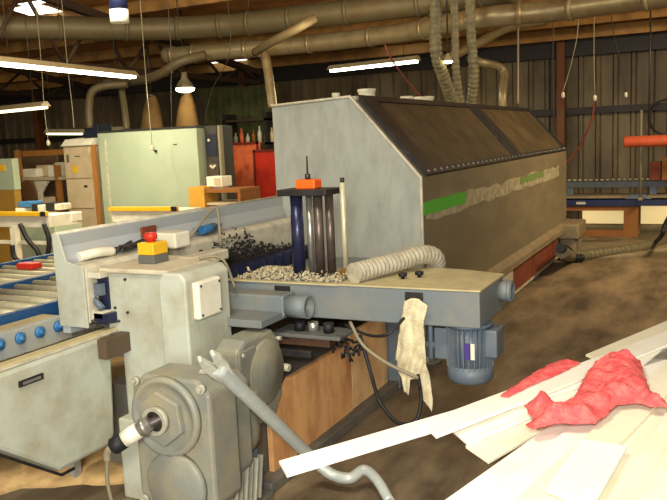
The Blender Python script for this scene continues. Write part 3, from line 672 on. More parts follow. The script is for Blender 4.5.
def cloth_mound(outline, z, h, name, m, seed=0, s=.012):
    from mathutils.geometry import delaunay_2d_cdt
    V = [Vector(at(a, b, 'z', z)[:2]) for a, b in outline]; n = len(V); dense = []
    for i in range(n):
        a, b = V[i], V[(i+1) % n]; kk = max(1, int((b-a).length/s))
        for t in range(kk):
            q = a.lerp(b, t/kk); dense.append(q+Vector((noise.noise(Vector((q.x*30, q.y*30, seed))), noise.noise(Vector((q.x*30, q.y*30, seed+5)))))*.006)
    inner = []
    i = min(v.x for v in V)
    while i < max(v.x for v in V):
        j = min(v.y for v in V)
        while j < max(v.y for v in V): inner.append(Vector((i, j))); j += s
        i += s
    nn = len(dense)
    vs, ed, fa, *_ = delaunay_2d_cdt(dense+inner, [], [list(range(nn))], 1, 1e-5)
    def dist(p):
        return min((p-(a+(b-a)*max(0, min(1, (p-a).dot(b-a)/max(1e-9, (b-a).length_squared))))).length for a, b in zip(V, V[1:]+V[:1]))
    bm = NB(); vv = []
    for v in vs:
        d = dist(v); q = Vector((v.x*7, v.y*7, seed))
        ridge = 1-abs(noise.noise(q+Vector((0, 0, 3))))*2.2
        ridge2 = (1-abs(noise.noise(q*2.3))*3)*.7+(1-abs(noise.noise(q*5.5))*3)*.5
        k_ = min(1, d/.03); k_ = k_*k_*(3-2*k_)
        hh = .006+k_*h*(.25+.5*max(0, ridge)+.32*max(0, ridge2))*min(1, .3+d/.07)
        vv.append(bm.verts.new((v.x, v.y, z+hh)))
    for q in fa:
        try: g = bm.faces.new([vv[i] for i in q]); g.smooth = True
        except ValueError: pass
    bmesh.ops.recalc_face_normals(bm, faces=bm.faces[:])
    if sum(f.normal.z for f in bm.faces) < 0:
        for f_ in bm.faces: f_.normal_flip()
    o = obj(name, bm, m); sd = o.modifiers.new('thick', 'SOLIDIFY'); sd.thickness = .004; sd.offset = -1
    return o
tag(cloth_mound([(525, 407), (531, 402), (545, 402), (556, 406), (572, 403), (580, 387), (588, 372), (600, 362), (625, 355), (640, 362), (645, 378), (650, 392), (662, 400), (670, 408), (652, 408), (636, 404), (618, 406), (605, 417), (595, 424), (575, 425), (560, 424), (545, 427), (532, 430), (526, 426), (534, 420), (529, 414)], BZ, .058, 'pink_cloth', 'pink', 2), 'coral pink cloth crumpled on top of the fanned white boards', 'cloth')
tag(cloth_mound([(500, 397), (520, 383), (540, 370), (560, 361), (573, 361), (580, 364), (560, 374), (530, 387), (508, 398)], .778, .018, 'pink_cloth', 'pink', 9), 'flat coral pink cloth strip lying over the outer edge of the boards', 'cloth')

# ================================================================ OVERHEAD
def duct(pts, z, r, m, label, name='overhead_duct', bands=()):
    t = thing(name, label, 'duct', at(pts[0][0], pts[0][1], 'z', z))
    P = [at(a, b, 'z', z) for a, b in pts]
    e = NB(); tube(e, P, r, 24, n=10); obj('duct_pipe', e, m, t)
    Q = smooth_path(P, 10)
    L = len(Q)
    for k_ in range(3, L-3, max(3, L//9)):
        d = (Q[k_+1]-Q[k_-1]).normalized(); e = NB(); ring(e, Q[k_]-d*.03, Q[k_]+d*.03, r+.015, r-.005); obj('joint_band', e, 'darksteel' if k_ in bands else m, t)
        if k_ % 2 == 0:
            hp = Q[k_]; e = NB(); cyl(e, hp+Vector((0, 0, r)), (hp.x, hp.y, roofz(hp.x)-.01), .008, 6); obj('hanger_rod', e, 'darksteel', t)
    return t
duct([(-60, 26), (60, 28), (150, 29), (215, 26), (260, 22), (330, 14), (430, 2), (520, -12)], 3.55, .17, 'ductdull', 'dull round duct running across the top left of the roof')
duct([(165, 56), (200, 53), (300, 45), (400, 33), (480, 18), (560, 10), (690, -8)], 3.2, .13, 'duct', 'shiny long round duct crossing under the roof above the enclosure')
def pipe_thing(name, pts, r, m, label, cat='duct', rib=0, pitch=.05, collars=True):
    e = NB(); tube(e, pts, r, 18, rib=rib, pitch=pitch); return tag(obj(name, e, m), label, cat)
yb = 2.75
pipe_thing('branch_duct', [at(262, 50, 'x', 9.6), at(266, 60, 'x', 9.6), at(270, 85, 'x', 9.5), at(273, 108, 'x', 9.4)], .065, 'duct', 'short branch duct dropping behind the left end of the enclosure')
pipe_thing('branch_duct', [at(105, 84, 'x', 10), at(150, 78, 'x', 9.5), at(180, 62, 'x', 9.5), at(205, 55, 'x', 9.8)], .07, 'ductdull', 'slanted branch duct joining the long duct near the bay lamp')
pipe_thing('branch_duct', [at(255, 52, 'x', 9.4), at(272, 42, 'x', 9.1), at(300, 27, 'x', 8.8), at(315, 18, 'x', 8.9)], .055, 'ductdull', 'slanted duct linking the two long overhead ducts')
HZ = lambda px, py: at(px, py, 'y', yb)
for pts, r, m, lab in (
 ([HZ(437, -30), HZ(436, 10), HZ(436, 50), HZ(444, 78), (at(455, 103, 'y', yb).x, yb, 2.07)], .066, 'ducthose', 'tall ribbed hose, leftmost of the three dropping into the enclosure roof'),
 ([HZ(453, -30), HZ(455, 30), HZ(456, 70), (at(461, 103, 'y', yb).x, yb, 2.07)], .045, 'ducthose', 'thin ribbed hose in the middle of the three above the enclosure'),
 ([HZ(469, -30), HZ(471, 30), HZ(474, 75), (at(471, 104, 'y', yb+.1).x, yb+.1, 2.07)], .06, 'ducthose', 'wide ribbed hose, rightmost of the three above the enclosure')):
    e = NB(); tube(e, pts, r, 18, rib=r*.07, pitch=.06); tag(obj('extraction_hose', e, m), lab, 'hose', 'extraction hoses above the enclosure')
xs = at(503, 105, 'y', 2.8).x
pipe_thing('branch_duct', [(xs, 2.8, 2.03), (xs, 2.8, 2.3), at(503, 70, 'y', 2.85), at(480, 62, 'y', 3.1), at(470, 58, 'y', 3.3)], .06, 'duct', 'small elbow duct rising from the far part of the enclosure roof')
pipe_thing('branch_duct', [at(440, 62, 'y', 3.6), at(480, 42, 'y', 3.2), at(510, 27, 'y', 2.9), at(545, 21, 'y', 2.5)], .07, 'duct', 'slim duct rising diagonally beneath the shiny long duct')
# elbow duct far left
pipe_thing('elbow_duct', [at(90, 128, 'x', 9.2), at(89, 110, 'x', 9.2), at(92, 92, 'x', 9.2), at(105, 86, 'x', 9.3), at(128, 84, 'x', 9.5)], .06, 'ductdull', 'elbow duct rising from the navy hood beside the beige cabinet')
pipe_thing('drop_duct', [at(121, 86, 'x', 9.6), at(124, 105, 'x', 9.5), at(127, 130, 'x', 9.4)], .05, 'ductdull', 'straight drop duct behind the pale green cabinet')

# fluorescent fixtures
def fluor(P, Q, label, m='tube', w=.13):
    P = Vector(P); Q = Vector(Q); d = (Q-P); L = d.length; d.normalize(); s = Vector((-d.y, d.x, 0)).normalized(); u = s.cross(d) if s.cross(d).z < 0 else -s.cross(d)
    c = (P+Q)/2; t = thing('fluorescent_light', label, 'light', c, 'hanging fluorescent lights')
    e = NB()
    pts = [-s*w*.35-u*.05, s*w*.35-u*.05, s*w+u*.015, -s*w+u*.015]
    prism(e, [P+a for a in pts], Q-P); obj('reflector', e, 'reflector', t)
    for k_ in (-1, 1):
        e = NB(); cyl(e, P+s*w*.4*k_+u*.032+d*.03, Q+s*w*.4*k_+u*.032-d*.03, .019, 12); obj('tube_lamp', e, m, t)
    for f_ in (.15, .85):
        h = P.lerp(Q, f_)-u*.05; e = NB(); cyl(e, h, (h.x, h.y, roofz(h.x)-.01), .005, 6); obj('hanger', e, 'darksteel', t)
    return t
zA = 2.75
fluor(at(-20, 59, 'z', zA), at(134, 75, 'z', zA), 'long bright fluorescent light hanging at upper left', w=.09)
fluor(at(330, 69, 'z', 2.85), at(418, 59, 'z', 2.85), 'fluorescent light hanging above the left end of the enclosure', w=.09)
fluor(at(-30, 113, 'z', 2.4), at(46, 105, 'z', 2.4), 'fluorescent light below the bright one, cut by the left edge', 'tubedim', w=.08)
fluor(at(47, 132, 'x', 10.2), at(82, 132, 'x', 10.2), 'small distant fluorescent light left of the navy hood', 'tubedim', w=.08)
fluor(at(99, 130, 'x', 10.6), at(126, 129.5, 'x', 10.6), 'small distant fluorescent light above the pale green cabinet', 'tubedim', w=.08)
# bay lamps
def baylamp(px, py, x, r, label, m='bulb'):
    p = at(px, py, 'x', x); t = thing('bay_lamp', label, 'light', p)
    e = NB(); revolve(e, p, (0, 0, 1), [(0, r), (r*.5, r*.75), (r*1.0, r*.35), (r*1.6, r*.3)], 24); obj('lamp_shade', e, 'reflector', t)
    e = NB(); revolve(e, p-Vector((0, 0, .004)), (0, 0, -1), [(0, r*.98), (r*.25, r*.9), (r*.42, r*.5)], 24); obj('lamp_lens', e, m, t)
    e = NB(); cyl(e, p+Vector((0, 0, r*1.6)), (p.x, p.y, roofz(p.x)-.01), .01, 6); obj('hanger', e, 'darksteel', t)
baylamp(185, 88, 10.5, .155, 'round bay lamp glowing above the pale green cabinet')
baylamp(448, 61, 8.3, .05, 'small bright lamp between the extraction hoses')
# white and navy roll hanging at top
p = at(119, 12, 'x', 6.0)
hr = thing('hanging_canister', 'navy and white hanging canister at the top edge near the left', 'canister', p)
e = NB(); revolve(e, p-Vector((0, 0, .1)), (0, 0, 1), [(0, .09), (.12, .088)], 24); obj('white_base', e, mat('white lamp plastic', (236, 236, 226), .4), hr)
e = NB(); revolve(e, p+Vector((0, 0, .02)), (0, 0, 1), [(0, .086), (.22, .082)], 24); obj('navy_body', e, mat('navy shell', (28, 36, 74), .5), hr)
e = NB(); cyl(e, p+Vector((0, 0, .24)), (p.x, p.y, roofz(p.x)-.01), .01, 8); obj('hanger', e, 'darksteel', hr)

# hanging cords
def cord(pts, x, m, label, r=.006, hook=True, ax='x'):
    P = [at(a, b, ax, x) for a, b in pts]; top = P[0].copy(); top.z = roofz(top.x)-.01
    t = thing('power_drop', label, 'cord', P[-1], 'cords hanging from the roof')
    e = NB(); tube(e, [top]+P, r, 6); obj('cord', e, m, t)
    if hook:
        q = P[-1]; e = NB(); revolve(e, q, (0, 0, -1), [(0, .012), (.02, .024), (.07, .024), (.08, .01)], 10); obj('connector', e, 'rim', t)
    return t
cord([(578, 25), (572, 60), (563, 92)], 11, 'cablelt', 'pale cord with plug slanting down, third from the right')
cord([(594, 20), (594, 60), (595, 95)], 11.4, 'cablelt', 'pale cord hanging straight with a red hose below')
cord([(612, 25), (620, 60), (626, 92)], 12.5, 'cable', 'dark thin cord with plug nearest the right edge')
cord([(553, 20), (553, 70), (554, 125)], 12, 'darksteel', 'dark straight cord in front of the rust column', hook=False)
cord([(518, 30), (518, 70), (518, 104)], 10.5, 'cablelt', 'pale rod dropping to the far end of the enclosure roof', r=.014, hook=False)
cord([(171, 50), (171, 90), (172, 128)], 8.7, 'darksteel', 'dark cord hanging in front of the pale green cabinet, right one', hook=False)
cord([(146, 78), (149, 110), (152, 145)], 8.6, 'cablelt', 'pale cord hanging in front of the pale green cabinet, left one')
cord([(67, 60), (72, 105), (74, 128)], 8.5, 'cablelt', 'pale cord above the beige cabinet', hook=False)
cord([(41, 60), (44, 105), (48, 140)], 8.3, 'cablelt', 'pale cord with plug above the timber rack')
cord([(230, 50), (212, 90), (204, 125)], 9.8, 'darksteel', 'dark cord hanging beside the black control panel', hook=False)
e = NB(); tube(e, [at(595, 99, 'x', 11.4), at(590, 125, 'x', 11.5), at(576, 152, 'x', 11.6), at(566, 163, 'x', 11.6)], .014, 8); tag(obj('air_hose', e, 'cablered'), 'dull red air hose curving down behind the enclosure', 'hose')
e = NB(); tube(e, [at(385, 45, 'y', 2.6), at(392, 60, 'y', 2.55), at(408, 82, 'y', 2.55), (at(424, 101, 'y', 2.52).x, 2.52, 2.09)], .009, 8); tag(obj('air_hose', e, 'cablered'), 'thin red hose slanting down to a white roof vent', 'hose')

# ================================================================ RIGHT BACKGROUND
cv = thing('cross_conveyor', 'long conveyor with blue beam and beaded roller edge along the back wall', 'conveyor', (13.3, 0, 0))
CX = 13.2
def cvbox(name, z0, z1, m, x0=0, x1=.6, y0=-4, y1=2.7, bev=.005):
    e = NB(); box(e, CX+x0, CX+x1, y0, y1, z0, z1); return obj(name, e, m, cv, bev)
cvbox('blue_beam', .5, .60, mat('navy beam paint', (16, 30, 72), .5))
cvbox('table_top', .62, .66, 'sidelow', .05, .6)
cvbox('back_rail', .78, .88, mat('grey blue rail', (76, 84, 92), .5, 0, (100, 98, 88), .5, 8), .3, .4)
for i in range(75):
    e = NB(); y = 2.65-i*.088; revolve(e, (CX+.3, y, .895), (0, 0, 1), [(0, .03), (.025, .03)], 8); obj('bead_roller', e, 'roller', cv)
for y in (2.2, .9, -.4, -1.8):
    e = NB(); box(e, CX+.32, CX+.38, y-.05, y+.05, .6, .78); obj('rail_bracket', e, 'motor', cv)
e = NB(); prism(e, [(CX-.01, .9, .61), (CX-.01, 1.3, .61), (CX-.01, 1.2, .68), (CX-.01, 1.0, .68)], (.25, 0, 0)); obj('carriage', e, 'motor', cv, .01)
e = NB(); box(e, CX-.005, CX, 1.9, 2.05, .53, .57); obj('label_plate', e, 'rim', cv)
for (y0, y1) in ((1.1, 2.55), (-.95, .35)):
    t = NB()
    for a in (y0, y1-.22): box(t, CX+.05, CX+.13, a, a+.22, 0, .49)
    box(t, CX+.05, CX+.13, y0+.22, y1-.22, .42, .49); box(t, CX+.05, CX+.13, y0+.22, y1-.22, 0, .1)
    box(t, CX+.45, CX+.53, y0, y0+.1, 0, .49); box(t, CX+.45, CX+.53, y1-.1, y1, 0, .49)
    tag(obj('timber_support', t, 'timber'), 'orange timber support frame under the back conveyor, %s one' % ('left' if y0 > 1 else 'right'), 'support frame', 'timber supports under the back conveyor')
e = NB(); box(e, WX-.12, WX-.07, -4, 2.2, .02, .46); struct('window_%d' % wn, e, mat('glowing cream strip', (226, 204, 150), .7, emit=(226, 200, 138), est=.5))  # glowing strip added for the bright floor between the timber supports
ot = thing('orange_pipe', 'bright orange pipe hanging level before the back wall', 'pipe', (12.6, .3, 1.4))
p = at(624, 142, 'x', 12.6)
e = NB(); revolve(e, (12.6, p.y, p.z), (0, -1, 0), [(0, .075), (.02, .085), (3.5, .085)], 20); obj('pipe', e, 'conduit', ot)
for y in (p.y-.35, p.y-1.8):
    e = NB(); cyl(e, (12.6, y, p.z), (12.6, y, roofz(12.6)-.01), .012, 6); obj('hanger', e, 'darksteel', ot)
p = at(641, 110, 'x', 12.9)
e = NB(); cyl(e, (12.98, p.y, .66), (12.98, p.y, p.z), .018, 8); 
box(e, 12.96, 13.3, p.y-.03, p.y+.03, .61, .66); tag(obj('upright_pole', e, 'cablelt'), 'thin pale upright pole standing beside the orange pipe', 'pole')
e = NB(); box(e, *bx((662, 150), (690, 172), 13.2, .4)); e2 = obj('cardboard_box', e, 'timber', None, .01); tag(e2, 'amber box on the back conveyor at the right edge', 'box')
e2.location.z = .90
e = NB(); box(e, *bx((650, 152), (661, 170), 13.25, .3)); e2 = obj('dark_box', e, 'brick', None, .01); tag(e2, 'small dark brown box on the back conveyor beside the amber box', 'box'); e2.location.z = .90
# hoses on floor
G = lambda px, py, z=.05: at(px, py, 'z', z)
e = NB(); tube(e, [G(562, 252, .3), G(570, 256, .1), G(582, 256), G(610, 252), G(640, 248), G(663, 242), G(680, 236)], .075, 16, rib=.004, pitch=.08); tag(obj('floor_hose', e, 'ducthose'), 'fat dusty hose lying on the floor at right of the enclosure', 'hose')
e = NB(); tube(e, [G(560, 248, .4), G(567, 250, .2), G(574, 257, .08), G(585, 258, .06)], .05, 12, rib=.006, pitch=.06); tag(obj('floor_hose', e, 'blackrub'), 'black hose elbow at the far foot of the enclosure', 'hose')
e = NB(); tube(e, [G(655, 243), at(662, 235, 'x', 11.0), at(665, 225, 'x', 11), at(672, 212, 'x', 11)], .03, 8); tag(obj('floor_hose', e, 'blackrub'), 'thin dark hose rising from the floor at the right edge', 'hose')
# dust pile
e = NB()
for (px, py, r_, h_) in ((600, 246, .9, .05), (640, 243, .7, .06), (575, 249, .4, .05)):
    p = G(px, py, 0); revolve(e, (p.x-.3, p.y, 0), (0, 0, 1), [(0, r_), (h_*.6, r_*.6), (h_, r_*.2)], 24)
tag(obj('sawdust', e, 'sidelow'), 'flat sawdust piles along the floor hose', 'sawdust', kind='stuff')
e = NB()
for (x_, y_, r_, h_) in ((3.5, 3.5, .8, .05), (4.3, 3.9, .9, .07), (3.0, 3.9, .7, .04), (3.2, 2.98, .3, .03)):
    revolve(e, (x_, y_, 0), (0, 0, 1), [(0, r_), (h_*.7, r_*.6), (h_, r_*.2)], 24)
tag(obj('sawdust', e, mat('fresh tan sawdust', (214, 178, 118), .9, 0, (150, 112, 70), .8, 5, .3, 40)), 'tan sawdust covering the floor under the roller conveyor', 'sawdust', kind='stuff')
# wall ring coil
e = NB()
for k_ in range(3):
    p = at(667, 117, 'x', 14.7); tube(e, [Vector((14.74-.02*k_, p.y+.3*math.cos(a_*PI/8)*(1-.05*k_), p.z+.3*math.sin(a_*PI/8))) for a_ in range(17)], .014, 6)
tag(obj('coiled_cable', e, 'cable'), 'dark cable coil hanging on the back wall at the right edge', 'cable')

# ================================================================ LEFT BACKGROUND
gc = thing('green_cabinet', 'large pale green machine cabinet behind the fence', 'cabinet', (9.3, 7.4, 0))
x, X, y0, y1, z0, z1 = bx((97, 132), (201, 200), 9.0, .7)
e = NB(); box(e, x, X, y0, y1, .1, 2.0); obj('cabinet_body', e, 'ltgreen', gc, .01)
e = NB(); box(e, x-.01, X, y0-.01, y1+.01, 2.0, 2.03); obj('cabinet_top', e, 'darksteel', gc)
e = NB(); box(e, x-.012, x-.001, y1-.16, y1-.13, .5, 1.9); obj('door_edge', e, 'rim', gc)
e = NB(); cyl(e, (x, y0+.72, 1.7), (x-.03, y0+.72, 1.7), .02, 10); obj('lock', e, 'black', gc)
e = NB(); box(e, x-.01, x, y0+.35, y0+.41, 1.78, 1.79); obj('emblem', e, 'darksteel', gc)
e = NB(); box(e, x+.05, X-.05, y0+.05, y1-.05, 0, .1); obj('cabinet_base', e, 'black', gc)
cp = thing('control_panel', 'dark control panel with lit dot attached right of the green cabinet', 'control panel', (9.2, 6.2, 0))
x, X, a0, a1, z0, z1 = bx((204, 128), (220, 185), 9.15, .4)
e = NB(); box(e, x, X, a0, a1, 0, 2.02); obj('panel_body', e, mat('dark panel casing', (52, 48, 42), .6), cp, .01)
e = NB(); box(e, x-.01, x-.001, a0+.01, a1-.02, 1.6, 1.9); obj('screen', e, 'navy', cp)
e = NB(); box(e, x-.01, x-.001, a0+.01, a1-.02, 1.1, 1.5); obj('lower_plate', e, mat('brown plate', (70, 56, 42), .6), cp)
for y, z in ((.6, 1.82), (.25, 1.46), (.4, 1.44), (.55, 1.46)):
    e = NB(); cyl(e, (x-.011, a0+(a1-a0)*y, z), (x-.03, a0+(a1-a0)*y, z), .02, 10); obj('button', e, 'rim', cp)
e = NB(); box(e, x, x+.08, a0-.05, a0-.01, 0, 2.02); obj('side_post', e, 'cablelt', cp, .005)
# desk with monitor
dk = thing('desk', 'yellow laminate desk below the dark control panel', 'desk', (8.6, 6.1, 0))
x, X, a0, a1, z0, z1 = bx((205, 185), (240, 192), 8.6, .5)
e = NB(); box(e, x, X, a0, a1, 1.12, 1.17); obj('desk_top', e, 'timber', dk, .004)
x2, X2, b0, b1, _, _ = bx((189, 188), (205, 192), 8.6, .5)
e = NB(); box(e, x-.02, x+.3, b0, b1, 0, 1.2); obj('side_board', e, 'desk', dk)
e = NB(); box(e, x, X, a0, a0+.04, 0, 1.12); obj('side_board', e, 'timber', dk)
e = NB(); box(e, x, X, a0+.05, a1-.01, .96, .99); obj('shelf', e, 'beige', dk)
mo = thing('computer_monitor', 'small beige monitor standing on the yellow desk', 'monitor', (8.8, 6.3, 1.04))
x, X, c0, c1, z0, z1 = bx((206, 177), (222, 186), 8.75, .25)
e = NB(); box(e, x, X, c0, c1, 1.19, 1.33); obj('monitor_body', e, 'whitepl', mo, .01)
e = NB(); box(e, x-.005, x, c0+.02, c0+.12, 1.21, 1.31); obj('screen', e, 'beige', mo)
e = NB(); box(e, x+.05, X-.05, c0+.03, c1-.03, 1.171, 1.19); obj('stand', e, 'whitepl', mo)
p = at(184, 206, 'x', 8.2)
e = NB(); tube(e, [p, p+Vector((0, -.1, .03)), p+Vector((0, -.14, .0))], .03, 8); 

# red panels
for (a, b, m, x_, lab) in (((227, 143), (262, 205), 'redor', 11.6, 'rusty orange sheet standing beside the deep red one'), ((253, 150), (283, 205), 'redp', 11.2, 'deep red sheet standing left of the enclosure end')):
    x, X, y0_, y1_, z0_, z1_ = bx(a, b, x_, .06); t = thing('standing_sheet', lab, 'sheet', (x_, (y0_+y1_)/2, 0))
    e = NB(); box(e, x, X, y0_, y1_, .0, z1_); obj('sheet', e, m, t, .005)
    e = NB()
    for yy in (y0_+.02, y1_-.02): box(e, x-.02, x, yy-.02, yy+.02, 0, z1_)
    box(e, x-.02, x, y0_, y1_, z1_-.04, z1_); obj('sheet_frame', e, mat('dark red edge', (104, 24, 12), .6), t)
# shelf with bottles and tools behind
sh = thing('wall_shelf', 'dark storage shelf behind the rusty orange sheet', 'shelf', (12.2, 7.6, 0))
x, X, y0_, y1_, z0_, z1_ = bx((222, 118), (268, 150), 12.2, .4)
for z in (1.0, 1.72, 2.15):
    e = NB(); box(e, x, X, y0_, y1_, z, z+.04); obj('shelf_board', e, 'truss', sh)
for y in (y0_, y1_-.06):
    e = NB(); box(e, x, X, y, y+.06, 0, 2.3); obj('upright', e, 'walldark', sh)
for i in range(7):
    yy = y1_-.18-i*.13; hh = (.2, .28, .17, .24, .3, .2, .26)[i]
    e = NB(); revolve(e, (12.35, yy, 1.76), (0, 0, 1), [(0, .04), (hh*.6, .04), (hh*.75, .016), (hh, .016)], 12)
    tag(obj('bottle', e, ('cablelt', 'redor', 'rim', 'timber', 'whitepl', 'cablelt', 'beige')[i]), 'small bottle standing on the dark shelf behind the orange sheet', 'bottle', 'bottles on the dark shelf')
# filter bags
bt = thing('filter_bag', 'tan dust filter bag, left of the two behind the green cabinet', 'filter bag', (10.9, 8.4, 1.2), 'tan filter bags')
e = NB(); revolve(e, (10.9, 8.4, 1.2), (0, 0, 1), [(0, .15), (.3, .2), (.9, .19), (1.2, .15), (1.38, .11), (1.46, .06)], 24)
for v in e.verts:
    v.co += Vector((noise.noise(v.co*3), noise.noise(v.co*3+Vector((9, 0, 0))), 0))*.06
obj('bag', e, 'bag', bt)
e = NB(); ring(e, (10.9, 8.4, 2.6), (10.9, 8.4, 2.68), .09, .06, 18); cyl(e, (10.9, 8.4, 2.6), (10.9, 8.4, roofz(10.9)-.01), .02, 8); obj('collar', e, 'darksteel', bt)
e = NB(); cyl(e, (10.9, 8.4, 0), (10.9, 8.4, 1.2), .16, 16); obj('bin', e, 'darksteel', bt)
b2 = copy_tree(bt); b2.location = (10.9, 8.77, 1.2); bt['label'] = 'tan dust filter bag nearest the black control panel, behind green cabinet'; b2['label'] = 'tan dust filter bag on the left, behind the green cabinet'
bt.location = (10.9, 8.03, 1.2)
# dark green wall sheet
e = NB(); x, X, y0_, y1_, z0_, z1_ = bx((205, 90), (280, 118), 14.0, .06)
n = 22
for i in range(n): box(e, x-.03*(i % 2), X, y0_+(y1_-y0_)*i/n, y0_+(y1_-y0_)*(i+1)/n, 0, z1_)
tag(obj('corrugated_sheet', e, mat('dark green sheet', (84, 88, 48), .6, 0, (44, 44, 26), .8, 3)), 'dark green corrugated sheet standing behind the red sheets', 'sheet')

# beige cabinets
bc = thing('electrical_cabinet', 'beige two-door electrical cabinet with white lid and yellow sticker', 'cabinet', (9.2, 8.7, 0))
x, X, y0_, y1_, z0_, z1_ = bx((63, 147), (95, 205), 9.0, .6)
e = NB(); box(e, x, X, y0_, y1_, 0, 1.83); obj('cabinet_body', e, 'beige', bc, .01)
e = NB(); prism(e, [(x-.05, y0_-.03, 1.83), (X, y0_-.03, 1.83), (X, y0_-.03, 1.97), (x+.06, y0_-.03, 1.93)], (0, y1_-y0_+.04, 0)); obj('lid', e, 'whitepl', bc, .008)
for (za, zb, nm) in ((1.34, 1.81, 'upper'), (.88, 1.3, 'lower')):
    e = NB(); box(e, x-.02, x, y0_+.02, y1_-.02, za, zb); d_ = obj('door', e, 'beige', bc, .006)
    if nm == 'upper':
        s = NB(); prism(s, [(x-.024, y0_+.36, 1.42), (x-.024, y0_+.27, 1.42), (x-.024, y0_+.25, 1.5), (x-.024, y0_+.315, 1.55), (x-.024, y0_+.37, 1.5)], (.003, 0, 0)); obj('sticker', s, 'yellow', d_)
        s = NB(); box(s, x-.024, x-.02, y0_+.42, y0_+.47, 1.58, 1.7); obj('vent_slot', s, 'greybox', d_); s = NB(); box(s, x-.024, x-.02, y0_+.2, y0_+.3, 1.66, 1.68); obj('plate', s, 'greybox', d_)
    else:
        for yy in (y0_+.1, y0_+.52):
            s = NB(); box(s, x-.03, x-.02, yy, yy+.06, 1.2, 1.23); obj('latch', s, 'black', d_)
nh = NB(); x, X, a0, a1, z0, z1 = bx((82, 125), (99, 141), 9.2, .3); 
prism(nh, [(x, a0, z0), (x, a1, z0), (x, a1-.06, z1), (x, a0+.0, z1)], (.3, 0, 0)); o_ = obj('duct_hood', nh, 'navy', None, .01); tag(o_, 'navy hood box on top of the beige electrical cabinet', 'hood')
# timber rack
rk = thing('timber_rack', 'amber timber rack with posts and shelf beside the beige cabinet', 'rack', (9.2, 9.3, 0))
for (pxa, pxb, pt, xx) in ((16, 22, 150, 9.4), (91, 98, 145, 8.85), (56, 60, 165, 9.4)):
    x, X, a0, a1, _, z1 = bx((pxa, pt), (pxb, 235), xx, .1); e = NB(); box(e, x, X, a0, a1, 0, z1); obj('post', e, 'woodpost', rk, .004)
x, X, a0, a1, z0, z1 = bx((22, 151), (60, 155), 9.42, .08); e = NB(); box(e, x, X, a0, a1, z0, z1); obj('top_rail', e, 'woodpost', rk)
x, X, a0, a1, z0, z1 = bx((22, 176), (60, 180), 9.42, .5); e = NB(); box(e, x, X, a0, a1, z0, z0+.05); obj('shelf', e, 'beige', rk); zs = z0+.05
x, X, a0, a1, z0, z1 = bx((20, 152), (62, 215), 9.95, .04); e = NB(); box(e, x, X, a0, a1, 0, z1); obj('back_board', e, mat('brown grey back board', (112, 88, 62), .7, 0, (84, 62, 40), .6, 3), rk)
def smallbox(a, b, x, d, m, name, lab, cat, z=None):
    e = NB(); q = list(bx(a, b, x, d))
    if 'crate' in name: q[4] = 0
    if z is not None: hh = q[5]-q[4]; q[4] = z+.001; q[5] = z+hh
    box(e, *q); o = obj(name, e, m, None, .01); return tag(o, lab, cat)
smallbox((35, 157), (50, 168), 9.7, .2, 'beige', 'printer', 'brown grey box standing on the timber rack shelf', 'box', zs)
smallbox((22, 168), (36, 176), 9.55, .25, 'whitepl', 'white_case', 'low white case on the left of the rack shelf', 'box', zs)
smallbox((47, 165), (53, 176), 9.5, .15, 'whitepl', 'white_carton', 'small white carton beside the beige electrical cabinet', 'box', zs)
smallbox((54, 162), (60, 176), 9.5, .15, 'rim', 'tall_carton', 'taller cream carton at the right of the rack shelf', 'box', zs)
bs = thing('band_saw', 'brown machine with a round wheel cover and cream neck under the rack shelf', 'machine', (9.2, 9.6, 0))
p = at(30, 192, 'x', 9.3)
e = NB(); box(e, 9.3, 9.6, p.y-.25, p.y+.3, 0, p.z-.1); obj('machine_body', e, 'beige', bs, .01)
e = NB(); revolve(e, (9.3, p.y, p.z), (-1, 0, 0), [(0, .2), (.05, .2), (.06, .18)], 28); obj('wheel_cover', e, mat('brown cover', (96, 66, 38), .6), bs)
p = at(40, 190, 'x', 9.25)
e = NB(); prism(e, [(9.25, p.y+.12, p.z+.14), (9.25, p.y-.2, p.z+.14), (9.25, p.y-.03, p.z-.05), (9.25, p.y+.0, p.z-.3), (9.25, p.y+.08, p.z-.3), (9.25, p.y+.06, p.z-.02)], (.04, 0, 0)); obj('neck', e, 'rim', bs, .004)
# far left greenish cabinet
lc = thing('switch_cabinet', 'pale green cabinet with yellow sticker on a mustard base, far left edge', 'cabinet', (8.4, 9.6, 0))
x, X, a0, a1, z0, z1 = bx((-25, 160), (15, 190), 8.2, .12)
e = NB(); box(e, x, X, a0, a1, z0, z1); obj('cabinet_body', e, 'ltgreen', lc, .01)
e = NB(); p = at(3, 168, 'x', 8.2); box(e, x-.01, x, p.y-.05, p.y+.05, p.z-.05, p.z+.05); obj('sticker', e, 'yellow', lc)
e = NB(); box(e, x, X, a0+.02, a1, 0, z0); obj('cabinet_base', e, mat('mustard panel', (156, 118, 46), .6, 0, (120, 86, 34), .5, 3), lc)
# benches with yellow rails
def railbench(pa, pb, xx, label, legs):
    q0 = at(pa[0], pa[1], 'x', xx); q1 = at(pb[0], pb[1], 'x', xx); z = (q0.z+q1.z)/2
    t = thing('saw_bench', label, 'workbench', (xx, (q0.y+q1.y)/2, 0))
    e = NB(); box(e, xx, xx+.06, q1.y, q0.y, z-.02, z+.03); obj('yellow_rail', e, 'yellow', t, .004)
    e = NB(); box(e, xx-.02, xx, q1.y-.01, q1.y+.06, z-.02, z+.035); obj('end_cap', e, 'black', t)
    e = NB(); box(e, xx+.06, xx+.5, q1.y, q0.y, z-.16, z-.02); obj('bench_top', e, 'whitepl', t, .005)
    for l in legs:
        y = at(l, pa[1]+20, 'x', xx).y; e = NB(); box(e, xx+.02, xx+.1, y-.04, y+.04, 0, z-.16) if True else 0; obj('leg', e, 'whitepl', t)
    zz = z-.36
    e = NB(); box(e, xx+.04, xx+.07, q1.y, q0.y, zz, zz+.04); obj('cross_bar', e, 'whitepl', t)
    return q0, q1, z
